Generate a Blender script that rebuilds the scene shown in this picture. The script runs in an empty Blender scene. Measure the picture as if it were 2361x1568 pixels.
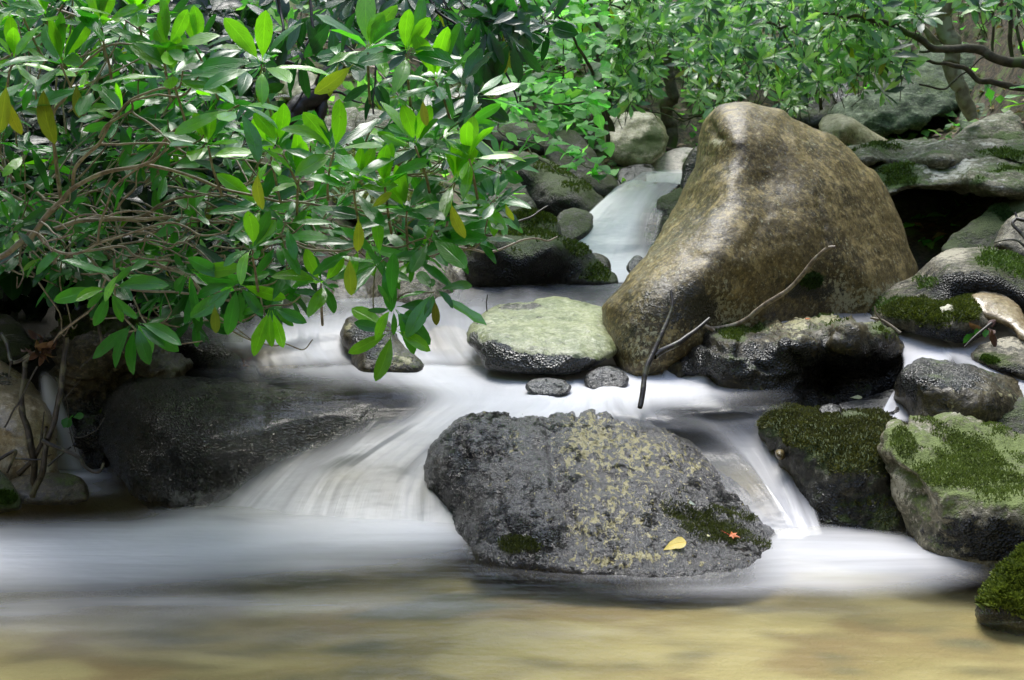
import bpy, math, random
import numpy as np
from mathutils import Vector, Matrix
from mathutils.geometry import delaunay_2d_cdt
from mathutils.bvhtree import BVHTree

# ---------------------------------------------------------------- camera, world, sun, exposure
SC = bpy.context.scene
COL = SC.collection
R = math.radians
CAM_H, PITCH, FPX = 1.3, R(10), 1180 / math.tan(R(20))
cam_d = bpy.data.cameras.new('camera'); cam = bpy.data.objects.new('camera', cam_d); COL.objects.link(cam)
cam.location = (0, 0, CAM_H); cam.rotation_euler = (R(90) - PITCH, 0, 0)
cam_d.sensor_width = 36; cam_d.lens = 18 / math.tan(R(20)); cam_d.clip_start = .05; cam_d.clip_end = 400
cam_d.dof.use_dof = True; cam_d.dof.focus_distance = 4.15; cam_d.dof.aperture_fstop = 9
SC.camera = cam
SC.render.engine = 'CYCLES'
SC.render.resolution_x, SC.render.resolution_y = 1024, 680
w = bpy.data.worlds.new('World'); SC.world = w; w.use_nodes = True
wn = w.node_tree; sky = wn.nodes.new('ShaderNodeTexSky'); sky.sky_type = 'NISHITA'; sky.sun_disc = False
SUN_EL, SUN_AZ = R(62), R(-10)          # azimuth from +Y (away from the camera), negative = to the left
sky.sun_elevation = SUN_EL; sky.sun_rotation = SUN_AZ
sky.air_density = 1.0; sky.dust_density = 3.0; sky.ozone_density = 1.0; sky.altitude = 900
bg = wn.nodes['Background']; bg.inputs['Strength'].default_value = .15
hs_ = wn.nodes.new('ShaderNodeHueSaturation'); hs_.inputs['Saturation'].default_value = .85      # thin overcast
wn.links.new(sky.outputs[0], hs_.inputs['Color']); wn.links.new(hs_.outputs[0], bg.inputs['Color'])
sl = bpy.data.lights.new('sun', 'SUN'); so = bpy.data.objects.new('sun', sl); COL.objects.link(so)
sl.energy = 1.5; sl.angle = R(30); sl.color = (1, .98, .93)
sd = Vector((math.sin(SUN_AZ) * math.cos(SUN_EL), math.cos(SUN_AZ) * math.cos(SUN_EL), math.sin(SUN_EL)))
so.rotation_euler = (-sd).to_track_quat('-Z', 'Y').to_euler(); so.location = sd * 30
vs = SC.view_settings; vs.view_transform = 'Standard'; vs.look = 'None'; vs.gamma = 1; vs.use_curve_mapping = False
vs.exposure = 1.58
cy = SC.cycles; cy.use_denoising = True; cy.max_bounces = 8; cy.transparent_max_bounces = 12
cy.diffuse_bounces = 4; cy.glossy_bounces = 3; cy.transmission_bounces = 4; cy.sample_clamp_indirect = 4

rng = np.random.default_rng(7); random.seed(7)
CP, SP = math.cos(PITCH), math.sin(PITCH)

# ---------------------------------------------------------------- geometry from sight lines (world metres)
def P(u, v, Y):
    """the world point at forward distance Y on the sight line (u, v); arrays welcome"""
    u = np.asarray(u, float); v = np.asarray(v, float); Y = np.asarray(Y, float)
    a = (u - 1180) / FPX; b = (784 - v) / FPX
    fy = CP + b * SP; fz = -SP + b * CP
    t = Y / fy
    return np.stack([a * t, Y + 0 * a, CAM_H + fz * t], -1)
def Yz(u, v, z):
    b = (784 - v) / FPX
    return (z - CAM_H) / ((-SP + b * CP) / (CP + b * SP))
def proj(p):
    p = np.asarray(p, float); y = p[..., 1]; z = p[..., 2] - CAM_H
    d = y * CP - z * SP; up = y * SP + z * CP
    d = np.maximum(d, .05)
    return 1180 + FPX * p[..., 0] / d, 784 - FPX * up / d
MAPS = {'U': (0, 0, 1), '1': (0, 0, .3512), '2': (629, 0, .3665), '3': (1494.7, 0, .3665), '4': (0, 472, .4516), '5': (629.4, 511.4, .3332),
        '6': (1337.4, 472, .4332), '7': (944, 865.4, .3998), '8': (1652, 904.7, .3762), 'F': (1298, 196.7, .301), 'G': (1966.7, 432.7, .2007)}
def M(k, pts):
    ox, oy, s = MAPS[k]
    return [(ox + p[0] * s, oy + p[1] * s) + tuple(p[2:]) for p in pts]

def MB(k, L):
    ox, oy, s = MAPS[k]
    return [(ox + p[0] * s, oy + p[1] * s, p[2] * s, p[3] * s, p[4]) for p in L]

# ---------------------------------------------------------------- noise
_T = np.random.default_rng(3).random((64, 64, 64))
def vn(p):
    p = np.asarray(p, float); i = np.floor(p).astype(int); f = p - i; f = f * f * (3 - 2 * f); i &= 63; j = (i + 1) & 63
    def g(a, b, c): return _T[a[..., 0], b[..., 1], c[..., 2]]
    x, y, z = f[..., 0], f[..., 1], f[..., 2]
    c00 = g(i, i, i) * (1 - x) + g(j, i, i) * x; c10 = g(i, j, i) * (1 - x) + g(j, j, i) * x
    c01 = g(i, i, j) * (1 - x) + g(j, i, j) * x; c11 = g(i, j, j) * (1 - x) + g(j, j, j) * x
    return ((c00 * (1 - y) + c10 * y) * (1 - z) + (c01 * (1 - y) + c11 * y) * z) * 2 - 1
def fbm(p, o=4, ridged=False):
    s = 0; a = 1; t = 0
    for k in range(o):
        n = vn(p * 2.03 ** k + 7.7 * k)
        s = s + a * ((1 - 2 * np.abs(n)) if ridged else n); t += a; a *= .5
    return s / t

# ---------------------------------------------------------------- mesh helpers
def fastmesh(name, V, F, smooth=True):
    V = np.ascontiguousarray(V, np.float32); F = np.ascontiguousarray(F, np.int32); k = F.shape[1]
    me = bpy.data.meshes.new(name)
    me.vertices.add(len(V)); me.vertices.foreach_set('co', V.ravel())
    me.loops.add(F.size); me.loops.foreach_set('vertex_index', F.ravel())
    me.polygons.add(len(F)); me.polygons.foreach_set('loop_start', np.arange(0, F.size, k, dtype=np.int32))
    me.polygons.foreach_set('use_smooth', np.full(len(F), smooth)); me.update(calc_edges=True); me.validate()
    return me
def mkobj(name, V, F, mat, parent=None, attrs=None, uv=None, col=None, smooth=True, loc=None):
    V = np.asarray(V, float)
    if loc is None: loc = np.array(parent['_o']) if parent is not None else np.array([V[:, 0].mean(), V[:, 1].mean(), V[:, 2].min()])
    me = fastmesh(name, V - loc, F, smooth); me.materials.append(mat)
    for k, a in (attrs or {}).items():
        at = me.attributes.new(k, 'FLOAT', 'POINT'); at.data.foreach_set('value', np.ascontiguousarray(a, np.float32))
    if col is not None:
        at = me.attributes.new('Col', 'FLOAT_COLOR', 'POINT'); c = np.ones((len(V), 4), np.float32); c[:, :3] = col; at.data.foreach_set('color', c.ravel())
    if uv is not None:
        l = me.uv_layers.new(name='UVMap'); l.data.foreach_set('uv', np.ascontiguousarray(uv[F.ravel()], np.float32).ravel())
    o = bpy.data.objects.new(name, me); COL.objects.link(o)
    if parent is not None: o.parent = parent; o.location = Vector(loc - np.array(parent['_o']))
    else: o.location = Vector(loc)
    o['_o'] = [float(x) for x in loc]
    return o
def thing(name, loc, label, cat, group=None):
    o = bpy.data.objects.new(name, None); COL.objects.link(o); o.location = Vector(loc); o.empty_display_size = .05
    o['_o'] = [float(x) for x in loc]; return tag(o, label, cat, group)
def tag(o, label=None, cat=None, group=None, kind=None):
    if label: o['label'] = label
    if cat: o['category'] = cat
    if group: o['group'] = group
    if kind: o['kind'] = kind
    return o
def vnormals(V, F):
    n = np.zeros_like(V); a, b, c = V[F[:, 0]], V[F[:, 1]], V[F[:, 2]]
    fn = np.cross(b - a, c - a)
    for k in range(3): np.add.at(n, F[:, k], fn)
    return n / (np.linalg.norm(n, axis=1, keepdims=True) + 1e-12)
def catmull(pts, n):
    """n samples along a Catmull-Rom curve through the rows of pts (uniform parameter)"""
    p = np.asarray(pts, float); m = len(p); q = np.vstack([2 * p[0] - p[1], p, 2 * p[-1] - p[-2]])
    t = np.linspace(0, m - 1 - 1e-9, n); i = t.astype(int); f = (t - i)[:, None]
    if p.ndim == 3: f = f[:, :, None]
    a, b, c, d = q[i], q[i + 1], q[i + 2], q[i + 3]
    return .5 * (2 * b + (c - a) * f + (2 * a - 5 * b + 4 * c - d) * f * f + (3 * b - a - 3 * c + d) * f ** 3)
def closed(pts, sp):
    p = np.asarray(pts, float); m = len(p); out = []
    for i in range(m):
        a, b, c, d = p[i - 1], p[i], p[(i + 1) % m], p[(i + 2) % m]
        L = np.linalg.norm(c - b); k = max(1, int(round(L / sp))); f = (np.arange(k) / k)[:, None]
        tb = (c - a) * .5 * min(1, L / (.5 * np.linalg.norm(c - a) + 1e-9)); tc = (d - b) * .5 * min(1, L / (.5 * np.linalg.norm(d - b) + 1e-9))
        out.append((2 * f ** 3 - 3 * f ** 2 + 1) * b + (f ** 3 - 2 * f ** 2 + f) * tb + (-2 * f ** 3 + 3 * f ** 2) * c + (f ** 3 - f ** 2) * tc)
    return np.vstack(out)
def inside(x, y, poly):
    poly = np.asarray(poly); c = np.zeros(x.shape, bool); n = len(poly)
    for i in range(n):
        x1, y1 = poly[i][:2]; x2, y2 = poly[i - 1][:2]
        k = ((y1 > y) != (y2 > y)); 
        with np.errstate(divide='ignore', invalid='ignore'): c ^= k & (x < (x2 - x1) * (y - y1) / (y2 - y1 + 1e-12) + x1)
    return c
def bdist(q, poly):
    d = np.full(len(q), 1e9)
    for i in range(len(poly)):
        a = poly[i - 1]; b = poly[i]; ab = b - a; t = np.clip(((q - a) @ ab) / (ab @ ab + 1e-12), 0, 1)
        d = np.minimum(d, np.hypot(*(q - a - t[:, None] * ab).T))
    return d
def tps(ctrl):
    c = np.array(ctrl, float); X = c[:, :2] / 300; y = c[:, 2]; n = len(c)
    def k(a, b):
        r2 = ((a[:, None] - b[None]) ** 2).sum(-1); return .5 * r2 * np.log(r2 + 1e-9)
    if n < 4:
        A = np.c_[np.ones(n), X]; s = np.linalg.lstsq(A, y, rcond=None)[0]
        return lambda q: np.c_[np.ones(len(q)), q / 300] @ s
    A = np.zeros((n + 3, n + 3)); A[:n, :n] = k(X, X) + 1e-3 * np.eye(n); A[:n, n] = 1; A[:n, n + 1:] = X; A[n, :n] = 1; A[n + 1:, :n] = X.T
    s = np.linalg.solve(A, np.r_[y, 0, 0, 0])
    return lambda q: k(q / 300, X) @ s[:n] + np.c_[np.ones(len(q)), q / 300] @ s[n:]
def blob(u, v, L):
    s = 0
    for (bu, bv, ru, rv, k) in L: s = s + k * np.exp(-((u - bu) / ru) ** 2 - ((v - bv) / rv) ** 2)
    return s

BVH = []
def add_bvh(V, F, o): BVH.append((BVHTree.FromPolygons([tuple(x) for x in V], [tuple(int(i) for i in f) for f in F]), o))
def snap(u, v, only=None):
    d = Vector(P(u, v, 1.0)) - Vector((0, 0, CAM_H)); d.normalize(); best = None
    for t, o in BVH:
        if only and not o.name.startswith(only): continue
        h = t.ray_cast(Vector((0, 0, CAM_H)), d)
        if h[0] is not None and (best is None or h[3] < best[2]): best = (h[0], h[1], h[3], o)
    return best

# ---------------------------------------------------------------- rocks
ROCKS = {}
def rock(key, label, k, outline, depth, mat, T=None, B=None, r=None, sp=7, seed=0, amp=.03, fr=1.0, ridge=.5, bl=None, fine=.0015, name='boulder', moss=None, cracks=(), group='boulders lying in and beside the stream'):
    """a closed stone: traced silhouette on its own sight lines, shaped front, rounded rims, solid back"""
    ol = np.array(M(k, outline), float)[:, :2]
    area = .5 * abs(np.dot(ol[:, 0], np.roll(ol[:, 1], 1)) - np.dot(ol[:, 1], np.roll(ol[:, 0], 1))); size = math.sqrt(area)
    v0, v1 = ol[:, 1].min(), ol[:, 1].max()
    if isinstance(depth, tuple): dc = [(ol[:, 0].min(), v0, depth[0]), (ol[:, 0].max(), v0, depth[0]), (ol[:, 0].min(), v1, depth[1]), ]
    else: dc = M(k, depth)
    D = tps(dc)
    Ym = float(np.mean([c[2] for c in dc])); m = Ym / FPX * size
    r = r or .28 * size; B = .22 * m if B is None else B; T = .8 * m if T is None else T
    bd = closed(ol, sp)
    def pts(s):
        gx, gy = np.meshgrid(np.arange(bd[:, 0].min(), bd[:, 0].max(), s), np.arange(v0, v1, s * .87)); gx = gx + (np.arange(gx.shape[0]) % 2)[:, None] * s / 2
        q = np.c_[gx.ravel(), gy.ravel()] + rng.uniform(-.18, .18, (gx.size, 2)) * s
        q = q[inside(q[:, 0], q[:, 1], bd)]; d = bdist(q, bd); return q[d > .5 * s], d[d > .5 * s]
    nb = len(bd)
    def tri(q):
        allp = np.vstack([bd, q]); res = delaunay_2d_cdt([Vector(x) for x in allp], [], [list(range(nb))], 1, 1e-5)
        V2 = np.array([tuple(x) for x in res[0]]); F2 = np.array([f for f in res[2] if len(f) == 3], int)
        a, b, c = V2[F2[:, 0]], V2[F2[:, 1]], V2[F2[:, 2]]; cr = (b[:, 0] - a[:, 0]) * (c[:, 1] - a[:, 1]) - (b[:, 1] - a[:, 1]) * (c[:, 0] - a[:, 0])
        F2 = np.where((cr > 0)[:, None], F2, F2[:, ::-1]); return V2, F2
    qf, _ = pts(sp); qb, _ = pts(sp * 2.5)
    Vf, Ff = tri(qf); Vb, Fb = tri(qb)
    df = bdist(Vf, bd); db = bdist(Vb, bd)
    prof = lambda d, rr: 1 - np.sqrt(np.clip(1 - (1 - np.clip(d / rr, 0, 1)) ** 2, 0, 1))
    Yf = D(Vf) + B * prof(df, r)
    rb = max(r, .45 * size); Yb = D(Vb) + B + T * (1 - prof(db, rb)) 
    A = P(Vf[:, 0], Vf[:, 1], Yf); Bk = P(Vb[:, 0], Vb[:, 1], Yb)
    # weld back boundary verts onto the front ones
    mapb = np.arange(len(Bk)) + len(A)
    on = np.where(db < 1e-3)[0]; fo = np.where(df < 1e-3)[0]
    for i in on:
        dd = ((Vf[fo] - Vb[i]) ** 2).sum(1); j = dd.argmin()
        if dd[j] < 1: mapb[i] = fo[j]
    V = np.vstack([A, Bk]); F = np.vstack([Ff[:, ::-1], mapb[Fb]])
    used = np.zeros(len(V), bool); used[F.ravel()] = True; idx = np.cumsum(used) - 1; F = idx[F]; V = V[used]
    uv = np.vstack([Vf, Vb])[used]
    n = vnormals(V, F)
    if n[:, 1][:len(A)].mean() > 0: F = F[:, ::-1]; n = -n
    q = V + seed * 3.7
    h = amp * (fbm(q * 3.2 * fr, 3) * 1.1 + ridge * fbm(q * 6 * fr * np.array([1, 1, 1.6]), 4, True)) + fine * 3 * fbm(q * 26, 3) + fine * fbm(q * 75, 2)
    for pl_, wd_, dp_ in cracks:
        pl_ = catmull(np.array(M(k, pl_), float), 40); dd = np.sqrt(((uv[:, None] + 5 * np.stack([vn(V * 30), vn(V * 30 + 9)], -1)[:, None] - pl_[None]) ** 2).sum(-1)).min(1); h = h - dp_ * np.exp(-(dd / wd_) ** 2)
    V = V + n * h[:, None]; n = vnormals(V, F)
    bl = bl or {}
    at = {a: np.clip(blob(uv[:, 0], uv[:, 1], MB(k, bl.get(a, []))) + np.zeros(len(V)), -2, 2) for a in ('moss', 'lichen', 'dark')}
    o = mkobj(name, V, F, mat, attrs=at)
    tag(o, label, 'boulder' if name == 'boulder' else 'stone', group)
    ROCKS[key] = (o, V, F, n, at, uv); add_bvh(V, F, o)
    if moss: tufts(key, **moss)
    return o
def tufts(key, n=4000, L=.008, up=.2, thr=.25, col=((.05, .09, .01), (.12, .17, .02)), mat=None, hang=0):
    """short moss shoots growing out of a stone where its moss is"""
    o, V, F, nn, at, uv = ROCKS[key]
    c = V[F].mean(1); fn = nn[F].mean(1); fn /= np.linalg.norm(fn, axis=1, keepdims=True) + 1e-9
    ar = .5 * np.linalg.norm(np.cross(V[F[:, 1]] - V[F[:, 0]], V[F[:, 2]] - V[F[:, 0]]), axis=1)
    mz = at['moss'][F].mean(1) + up * fn[:, 2] + .45 * fbm(c * 9 + 3, 3)
    facing = (fn[:, 1] < .25)
    wgt = ar * np.clip((mz - thr) * 4, 0, 1) * facing
    if wgt.sum() <= 0: return
    k = rng.choice(len(F), n, p=wgt / wgt.sum()); a, b = rng.random(n), rng.random(n); s = a + b > 1; a[s], b[s] = 1 - a[s], 1 - b[s]
    p = V[F[k, 0]] + a[:, None] * (V[F[k, 1]] - V[F[k, 0]]) + b[:, None] * (V[F[k, 2]] - V[F[k, 0]])
    d = fn[k] + rng.normal(0, .5, (n, 3)) + np.array([0, 0, .3 - hang]); d /= np.linalg.norm(d, axis=1, keepdims=True)
    s = np.cross(d, rng.normal(0, 1, (n, 3))); s /= np.linalg.norm(s, axis=1, keepdims=True)
    l = L * rng.uniform(.5, 1.3, n)[:, None]; wd = l * .22
    VV = np.stack([p - s * wd - d * .001, p + s * wd - d * .001, p + d * l * .6 + s * wd * .9, p + d * l, p + d * l * .6 - s * wd * .9], 1).reshape(-1, 3)
    b0 = np.arange(n) * 5
    FF = np.vstack([np.c_[b0, b0 + 1, b0 + 2], np.c_[b0, b0 + 2, b0 + 4], np.c_[b0 + 4, b0 + 2, b0 + 3]])
    t = np.clip(rng.random(n) + .5 * fbm(p * 14, 2), 0, 1)[:, None]; cc = np.array(col[0]) * (1 - t) + np.array(col[1]) * t
    mo = mkobj('moss', VV, FF, mat or MT['moss_leaf'], parent=o, col=np.repeat(cc, 5, 0)); mo['kind'] = 'stuff'

# ---------------------------------------------------------------- material helpers
class NT:
    def __init__(s, name):
        s.m = bpy.data.materials.new(name); s.m.use_nodes = True; s.t = s.m.node_tree; s.t.nodes.clear()
        s.out = s.t.nodes.new('ShaderNodeOutputMaterial')
    def n(s, ty, props=None, **inp):
        d = s.t.nodes.new('ShaderNode' + ty)
        for k, v in (props or {}).items(): setattr(d, k, v)
        for k, v in inp.items():
            k = k.replace('_', ' '); i = int(k[1:]) if k[0] == 'i' and k[1:].isdigit() else k
            if hasattr(v, 'is_linked') or hasattr(v, 'links'): s.t.links.new(v, d.inputs[i])
            else:
                if isinstance(v, tuple) and len(v) == 3 and d.inputs[i].type == 'RGBA': v = v + (1,)
                d.inputs[i].default_value = v
        return d
    def math(s, op, a, b=0., c=None, clamp=False):
        kw = dict(i0=a, i1=b)
        if c is not None: kw['i2'] = c
        return s.n('Math', {'operation': op, 'use_clamp': clamp}, **kw).outputs[0]
    def mix(s, f, a, b, mode='MIX'):
        d = s.n('Mix', {'data_type': 'RGBA', 'blend_type': mode})
        for i, v in ((0, f), (6, a), (7, b)):
            if hasattr(v, 'links'): s.t.links.new(v, d.inputs[i])
            else: d.inputs[i].default_value = (v + (1,)) if isinstance(v, tuple) and len(v) == 3 else v
        return d.outputs[2]
    def noise(s, vec, scale, detail=4, rough=.55, dist=0):
        return s.n('TexNoise', None, Vector=vec, Scale=scale, Detail=detail, Roughness=rough, Distortion=dist).outputs['Fac']
    def step(s, x, a, b):
        d = s.n('MapRange', {'interpolation_type': 'SMOOTHSTEP'}, i0=x, i1=a, i2=b, i3=0., i4=1.); return d.outputs[0]
    def attr(s, name): return s.n('Attribute', {'attribute_name': name}).outputs['Fac']
    def done(s, sh): s.t.links.new(sh, s.out.inputs[0]); return s.m
MT = {}
def rock_mat(name, c1, c2, c3, sc=3., lich=(.42, .42, .3), lb=-.2, mossc=((.03, .05, .008), (.09, .13, .02)), mb=-.6, up=.5, rough=.5, rv=.25, bump=.35, grain=60., darkc=(.012, .012, .011), db=-.4,
             spec=.5, speck=0., warp=(1, 1, 1), wetz=None, lsc=1., bdist=.012, dgrain=1.0, coat=0.):
    N = NT(name); co = N.n('TexCoord').outputs['Object']; geo = N.n('NewGeometry')
    if warp != (1, 1, 1): cw = N.n('Mapping', None, Vector=co, Scale=warp).outputs[0]
    else: cw = co
    n1 = N.noise(cw, sc, 6, .6); n2 = N.noise(cw, sc * 3.1, 6, .65, .5); n3 = N.noise(co, grain, 3, .7); n4 = N.noise(cw, sc * 7 * lsc, 5, .7, .3); n5 = N.noise(co, sc * 1.7 + 1, 4, .6)
    base = N.mix(N.step(n1, .38, .62), c1, c2); base = N.mix(N.step(n2, .52, .68), base, c3)
    base = N.mix(N.math('MULTIPLY', N.step(n3, .55, .75), .45), base, tuple(min(1, x * 1.9) for x in c1)); base = N.mix(N.math('MULTIPLY', N.step(n3, .48, .3), .55), base, tuple(x * .35 for x in c2))
    n7 = N.noise(co, grain * .30, 5, .75, .3); base = N.mix(N.math('MULTIPLY', N.step(n7, .52, .66), .65), base, c3); base = N.mix(N.math('MULTIPLY', N.step(n7, .47, .34), .7), base, tuple(x * .45 for x in c2))
    n8 = N.noise(co, grain * .8, 4, .8, .2); base = N.mix(N.math('MULTIPLY', N.step(n8, .54, .62), .6), base, tuple(min(1, x * 1.25) for x in c3)); base = N.mix(N.math('MULTIPLY', N.step(n8, .46, .38), .6), base, tuple(x * .4 for x in c2))
    if speck: base = N.mix(N.math('MULTIPLY', N.step(N.noise(co, grain * 1.7, 2, .5), .62, .7), speck), base, (.55, .55, .5))
    amp_ = lambda x, k=1.7: N.math('ADD', N.math('MULTIPLY', N.math('SUBTRACT', x, .5), k), .5)
    lf = N.step(N.math('ADD', N.math('ADD', amp_(n4, 1.5), N.math('MULTIPLY', N.attr('lichen'), .5)), lb * .5), .52, .60)
    base = N.mix(lf, base, N.mix(n3, lich, tuple(x * .7 for x in lich)))
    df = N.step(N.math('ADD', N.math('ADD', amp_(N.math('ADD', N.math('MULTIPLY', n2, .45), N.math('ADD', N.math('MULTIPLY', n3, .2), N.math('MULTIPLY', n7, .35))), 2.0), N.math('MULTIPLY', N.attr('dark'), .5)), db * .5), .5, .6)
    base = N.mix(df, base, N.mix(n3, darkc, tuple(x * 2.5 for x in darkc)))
    nz = N.n('SeparateXYZ', None, Vector=geo.outputs['Normal']).outputs['Z']
    ms = N.math('ADD', N.math('ADD', amp_(N.math('ADD', N.math('MULTIPLY', n5, .55), N.math('MULTIPLY', N.noise(co, sc * 10, 5, .75), .5)), 1.9), N.math('MULTIPLY', nz, up * .3)), N.math('ADD', N.math('MULTIPLY', N.attr('moss'), .6), mb * .5))
    mf = N.step(ms, .44, .74)
    base = N.mix(mf, base, N.mix(N.noise(co, 45, 3, .6), mossc[0], mossc[1]))
    rg = N.math('ADD', rough, N.math('MULTIPLY', N.math('SUBTRACT', n2, .5), rv)); rg = N.n('Mix', {'data_type': 'FLOAT'}, i0=mf, i2=rg, i3=.75).outputs[0]; rg = N.math('SUBTRACT', rg, N.math('MULTIPLY', df, .15), clamp=True)
    n6 = N.noise(co, grain * .35, 5, .75)
    hh = N.math('ADD', N.math('ADD', N.math('MULTIPLY', n3, .6), N.math('MULTIPLY', n4, .6)), N.math('MULTIPLY', n6, 1.2)); hh = N.math('ADD', hh, N.math('MULTIPLY', N.math('MULTIPLY', df, N.math('ADD', N.noise(co, 75 * dgrain, 1.5, .6), N.math('MULTIPLY', N.n('TexVoronoi', None, Vector=co, Scale=120 * dgrain).outputs['Distance'], .9))), 2.2)); hh = N.math('ADD', hh, N.math('MULTIPLY', N.math('MULTIPLY', mf, N.noise(co, 90, 3, .7)), 1.6))
    hh = N.math('ADD', hh, N.math('MULTIPLY', n2, .8))
    bm = N.n('Bump', None, Strength=bump, Distance=bdist, Height=hh).outputs[0]
    b = N.n('BsdfPrincipled', None, Base_Color=base, Roughness=rg, Normal=bm); b.inputs['Specular IOR Level'].default_value = spec
    if coat: b.inputs['Coat Weight'].default_value = coat; b.inputs['Coat IOR'].default_value = 1.6; b.inputs['Coat Roughness'].default_value = .16; N.t.links.new(bm, b.inputs['Coat Normal'])
    MT[name] = N.done(b.outputs[0]); return MT[name]

rock_mat('tan_stone', (.145, .105, .034), (.058, .043, .016), (.33, .255, .10), 2.6, coat=0., rough=.47, rv=.3, lb=-.26, lich=(.42, .40, .24), mb=-1.1, up=.2, bump=.38, db=-.48, speck=.12, lsc=3.2, spec=.55, darkc=(.02, .018, .01))
rock_mat('black_algae_stone', (.044, .039, .040), (.018, .016, .018), (.085, .078, .07), 2.5, coat=.4, dgrain=1.35, lich=(.36, .315, .12), lb=-.35, darkc=(.008, .008, .008), db=-.16, mb=-.95, up=.3, rough=.24, rv=.15, bump=1.0, grain=70, spec=.6, warp=(1.5, .8, .8), lsc=2.2, mossc=((.02, .028, .006), (.08, .10, .02)), bdist=.012)
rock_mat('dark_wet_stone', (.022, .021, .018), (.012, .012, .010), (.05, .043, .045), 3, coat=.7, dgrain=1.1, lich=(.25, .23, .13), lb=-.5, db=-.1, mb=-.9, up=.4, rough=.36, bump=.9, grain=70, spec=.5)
rock_mat('undercut_stone', (.06, .047, .02), (.018, .016, .012), (.15, .125, .06), 3.5, coat=0., lich=(.36, .34, .18), lb=-.42, db=-.18, mb=-.62, up=.7, rough=.42, bump=.45, grain=70, spec=.5)
rock_mat('pale_lichen_stone', (.31, .335, .15), (.17, .20, .08), (.44, .44, .29), 8, lich=(.50, .52, .36), lb=-.22, db=-.56, mb=-1.4, up=0, rough=.38, bump=.4, grain=70, darkc=(.02, .019, .017), spec=.6)
rock_mat('mossy_stone', (.13, .115, .075), (.05, .046, .03), (.30, .27, .19), 5, lich=(.42, .38, .27), lb=-.30, db=-.35, mb=-.62, up=.6, rough=.55, bump=.8, grain=70, mossc=((.03, .045, .008), (.10, .13, .025)))
rock_mat('bright_mossy_stone', (.20, .18, .12), (.09, .085, .05), (.32, .29, .21), 5, lich=(.44, .41, .31), lb=-.20, db=-.5, mb=-.36, up=1.0, rough=.6, bump=.7, grain=60, mossc=((.06, .09, .015), (.17, .22, .05)))
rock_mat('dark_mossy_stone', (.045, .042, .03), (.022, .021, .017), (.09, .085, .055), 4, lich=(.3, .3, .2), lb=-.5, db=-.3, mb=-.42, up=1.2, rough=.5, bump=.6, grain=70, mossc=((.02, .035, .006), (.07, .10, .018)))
rock_mat('grey_ledge_stone', (.15, .145, .085), (.06, .065, .032), (.30, .28, .20), 3, lich=(.50, .50, .42), lb=-.2, db=-.62, mb=-.40, up=.6, rough=.6, bump=.9, grain=50, warp=(.7, .7, 2.6), mossc=((.04, .08, .012), (.12, .19, .04)))
rock_mat('green_slab_stone', (.065, .10, .05), (.035, .055, .026), (.14, .18, .10), 3, lich=(.32, .36, .26), lb=-.25, db=-.65, mb=-.7, up=.4, rough=.85, bump=.8, grain=45, warp=(.6, .6, 2.6), mossc=((.05, .09, .02), (.12, .18, .05)))
rock_mat('cream_stone', (.38, .35, .22), (.24, .22, .12), (.48, .45, .34), 3, lich=(.6, .58, .46), lb=-.3, db=-.9, mb=-.85, up=.5, rough=.5, bump=.4, grain=50)
rock_mat('brown_face_stone', (.20, .145, .07), (.13, .095, .045), (.27, .21, .12), 4, lb=-.6, db=-.7, mb=-1, up=.3, rough=.55, bump=.4, grain=60)
rock_mat('wet_tan_stone', (.36, .28, .15), (.25, .18, .09), (.44, .38, .26), 3, lb=-.5, db=-.8, mb=-1.0, up=.2, rough=.3, bump=.25, grain=60, spec=.8)
rock_mat('pink_stone', (.52, .46, .42), (.42, .36, .33), (.58, .54, .5), 4, lb=-.5, db=-.9, mb=-.8, up=.5, rough=.5, bump=.3, grain=50)
N = NT('moss_leaf'); c = N.n('Attribute', {'attribute_name': 'Col'}).outputs['Color']
MT['moss_leaf'] = N.done(N.n('MixShader', None, i0=.25, i1=N.n('BsdfPrincipled', None, Base_Color=c, Roughness=.6).outputs[0], i2=N.n('BsdfTranslucent', None, Color=c).outputs[0]).outputs[0])
# ---------------------------------------------------------------- ground
def smooth(x, a, b):
    t = np.clip((x - a) / (b - a), 0, 1); return t * t * (3 - 2 * t)
def ground_z(x, y):
    z = np.interp(y, [-60, -3, 2, 3.6, 4.1, 4.5, 4.8, 5.3, 5.7, 6.6, 7.1, 7.8, 8.6, 9.6, 12, 20, 60], [6, .6, -.085, -.08, -.10, -.05, .1, .12, .2, .24, .33, .60, .68, .80, 2.3, 6.0, 22])
    wl = np.interp(y, [0, 3, 5, 6, 7, 9], [2.6, 2.2, 2.6, 2.9, 2.2, 2.2]); wr = np.interp(y, [0, 3, 4, 5, 6.5, 8, 9], [2.6, 2.0, 1.75, 2.1, 2.2, 2.3, 2.5])
    d = np.maximum(x - wr, 0) + np.maximum(-x - wl, 0)
    z = z - .22 * smooth(-x, .85, 1.15) * (1 - smooth(y, 4.85, 5.15)) * smooth(y, 4.15, 4.5)
    z = z + np.minimum(1.15 * d, 14) * smooth(d, 0, .9) + 9 * smooth(-y, 2, 11)  # steep side banks and rear hill, added to cut low skylight
    z = z + .34 * smooth(-x, .35, 1.3) * smooth(y, 6.9, 8.0) * (1 - smooth(y, 12, 16)) + .25 * smooth(x, 2.0, 2.6) * smooth(y, 7.6, 8.6)
    q = np.stack([x, y, 0 * x], -1)
    return z + .10 * (.3 + .7 * smooth(y, 4.2, 5)) * fbm(q * .9, 4) * (1 + smooth(np.abs(y), 9, 20)) + .03 * (.3 + .7 * smooth(y, 4.2, 5)) * fbm(q * 4, 3)
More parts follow.
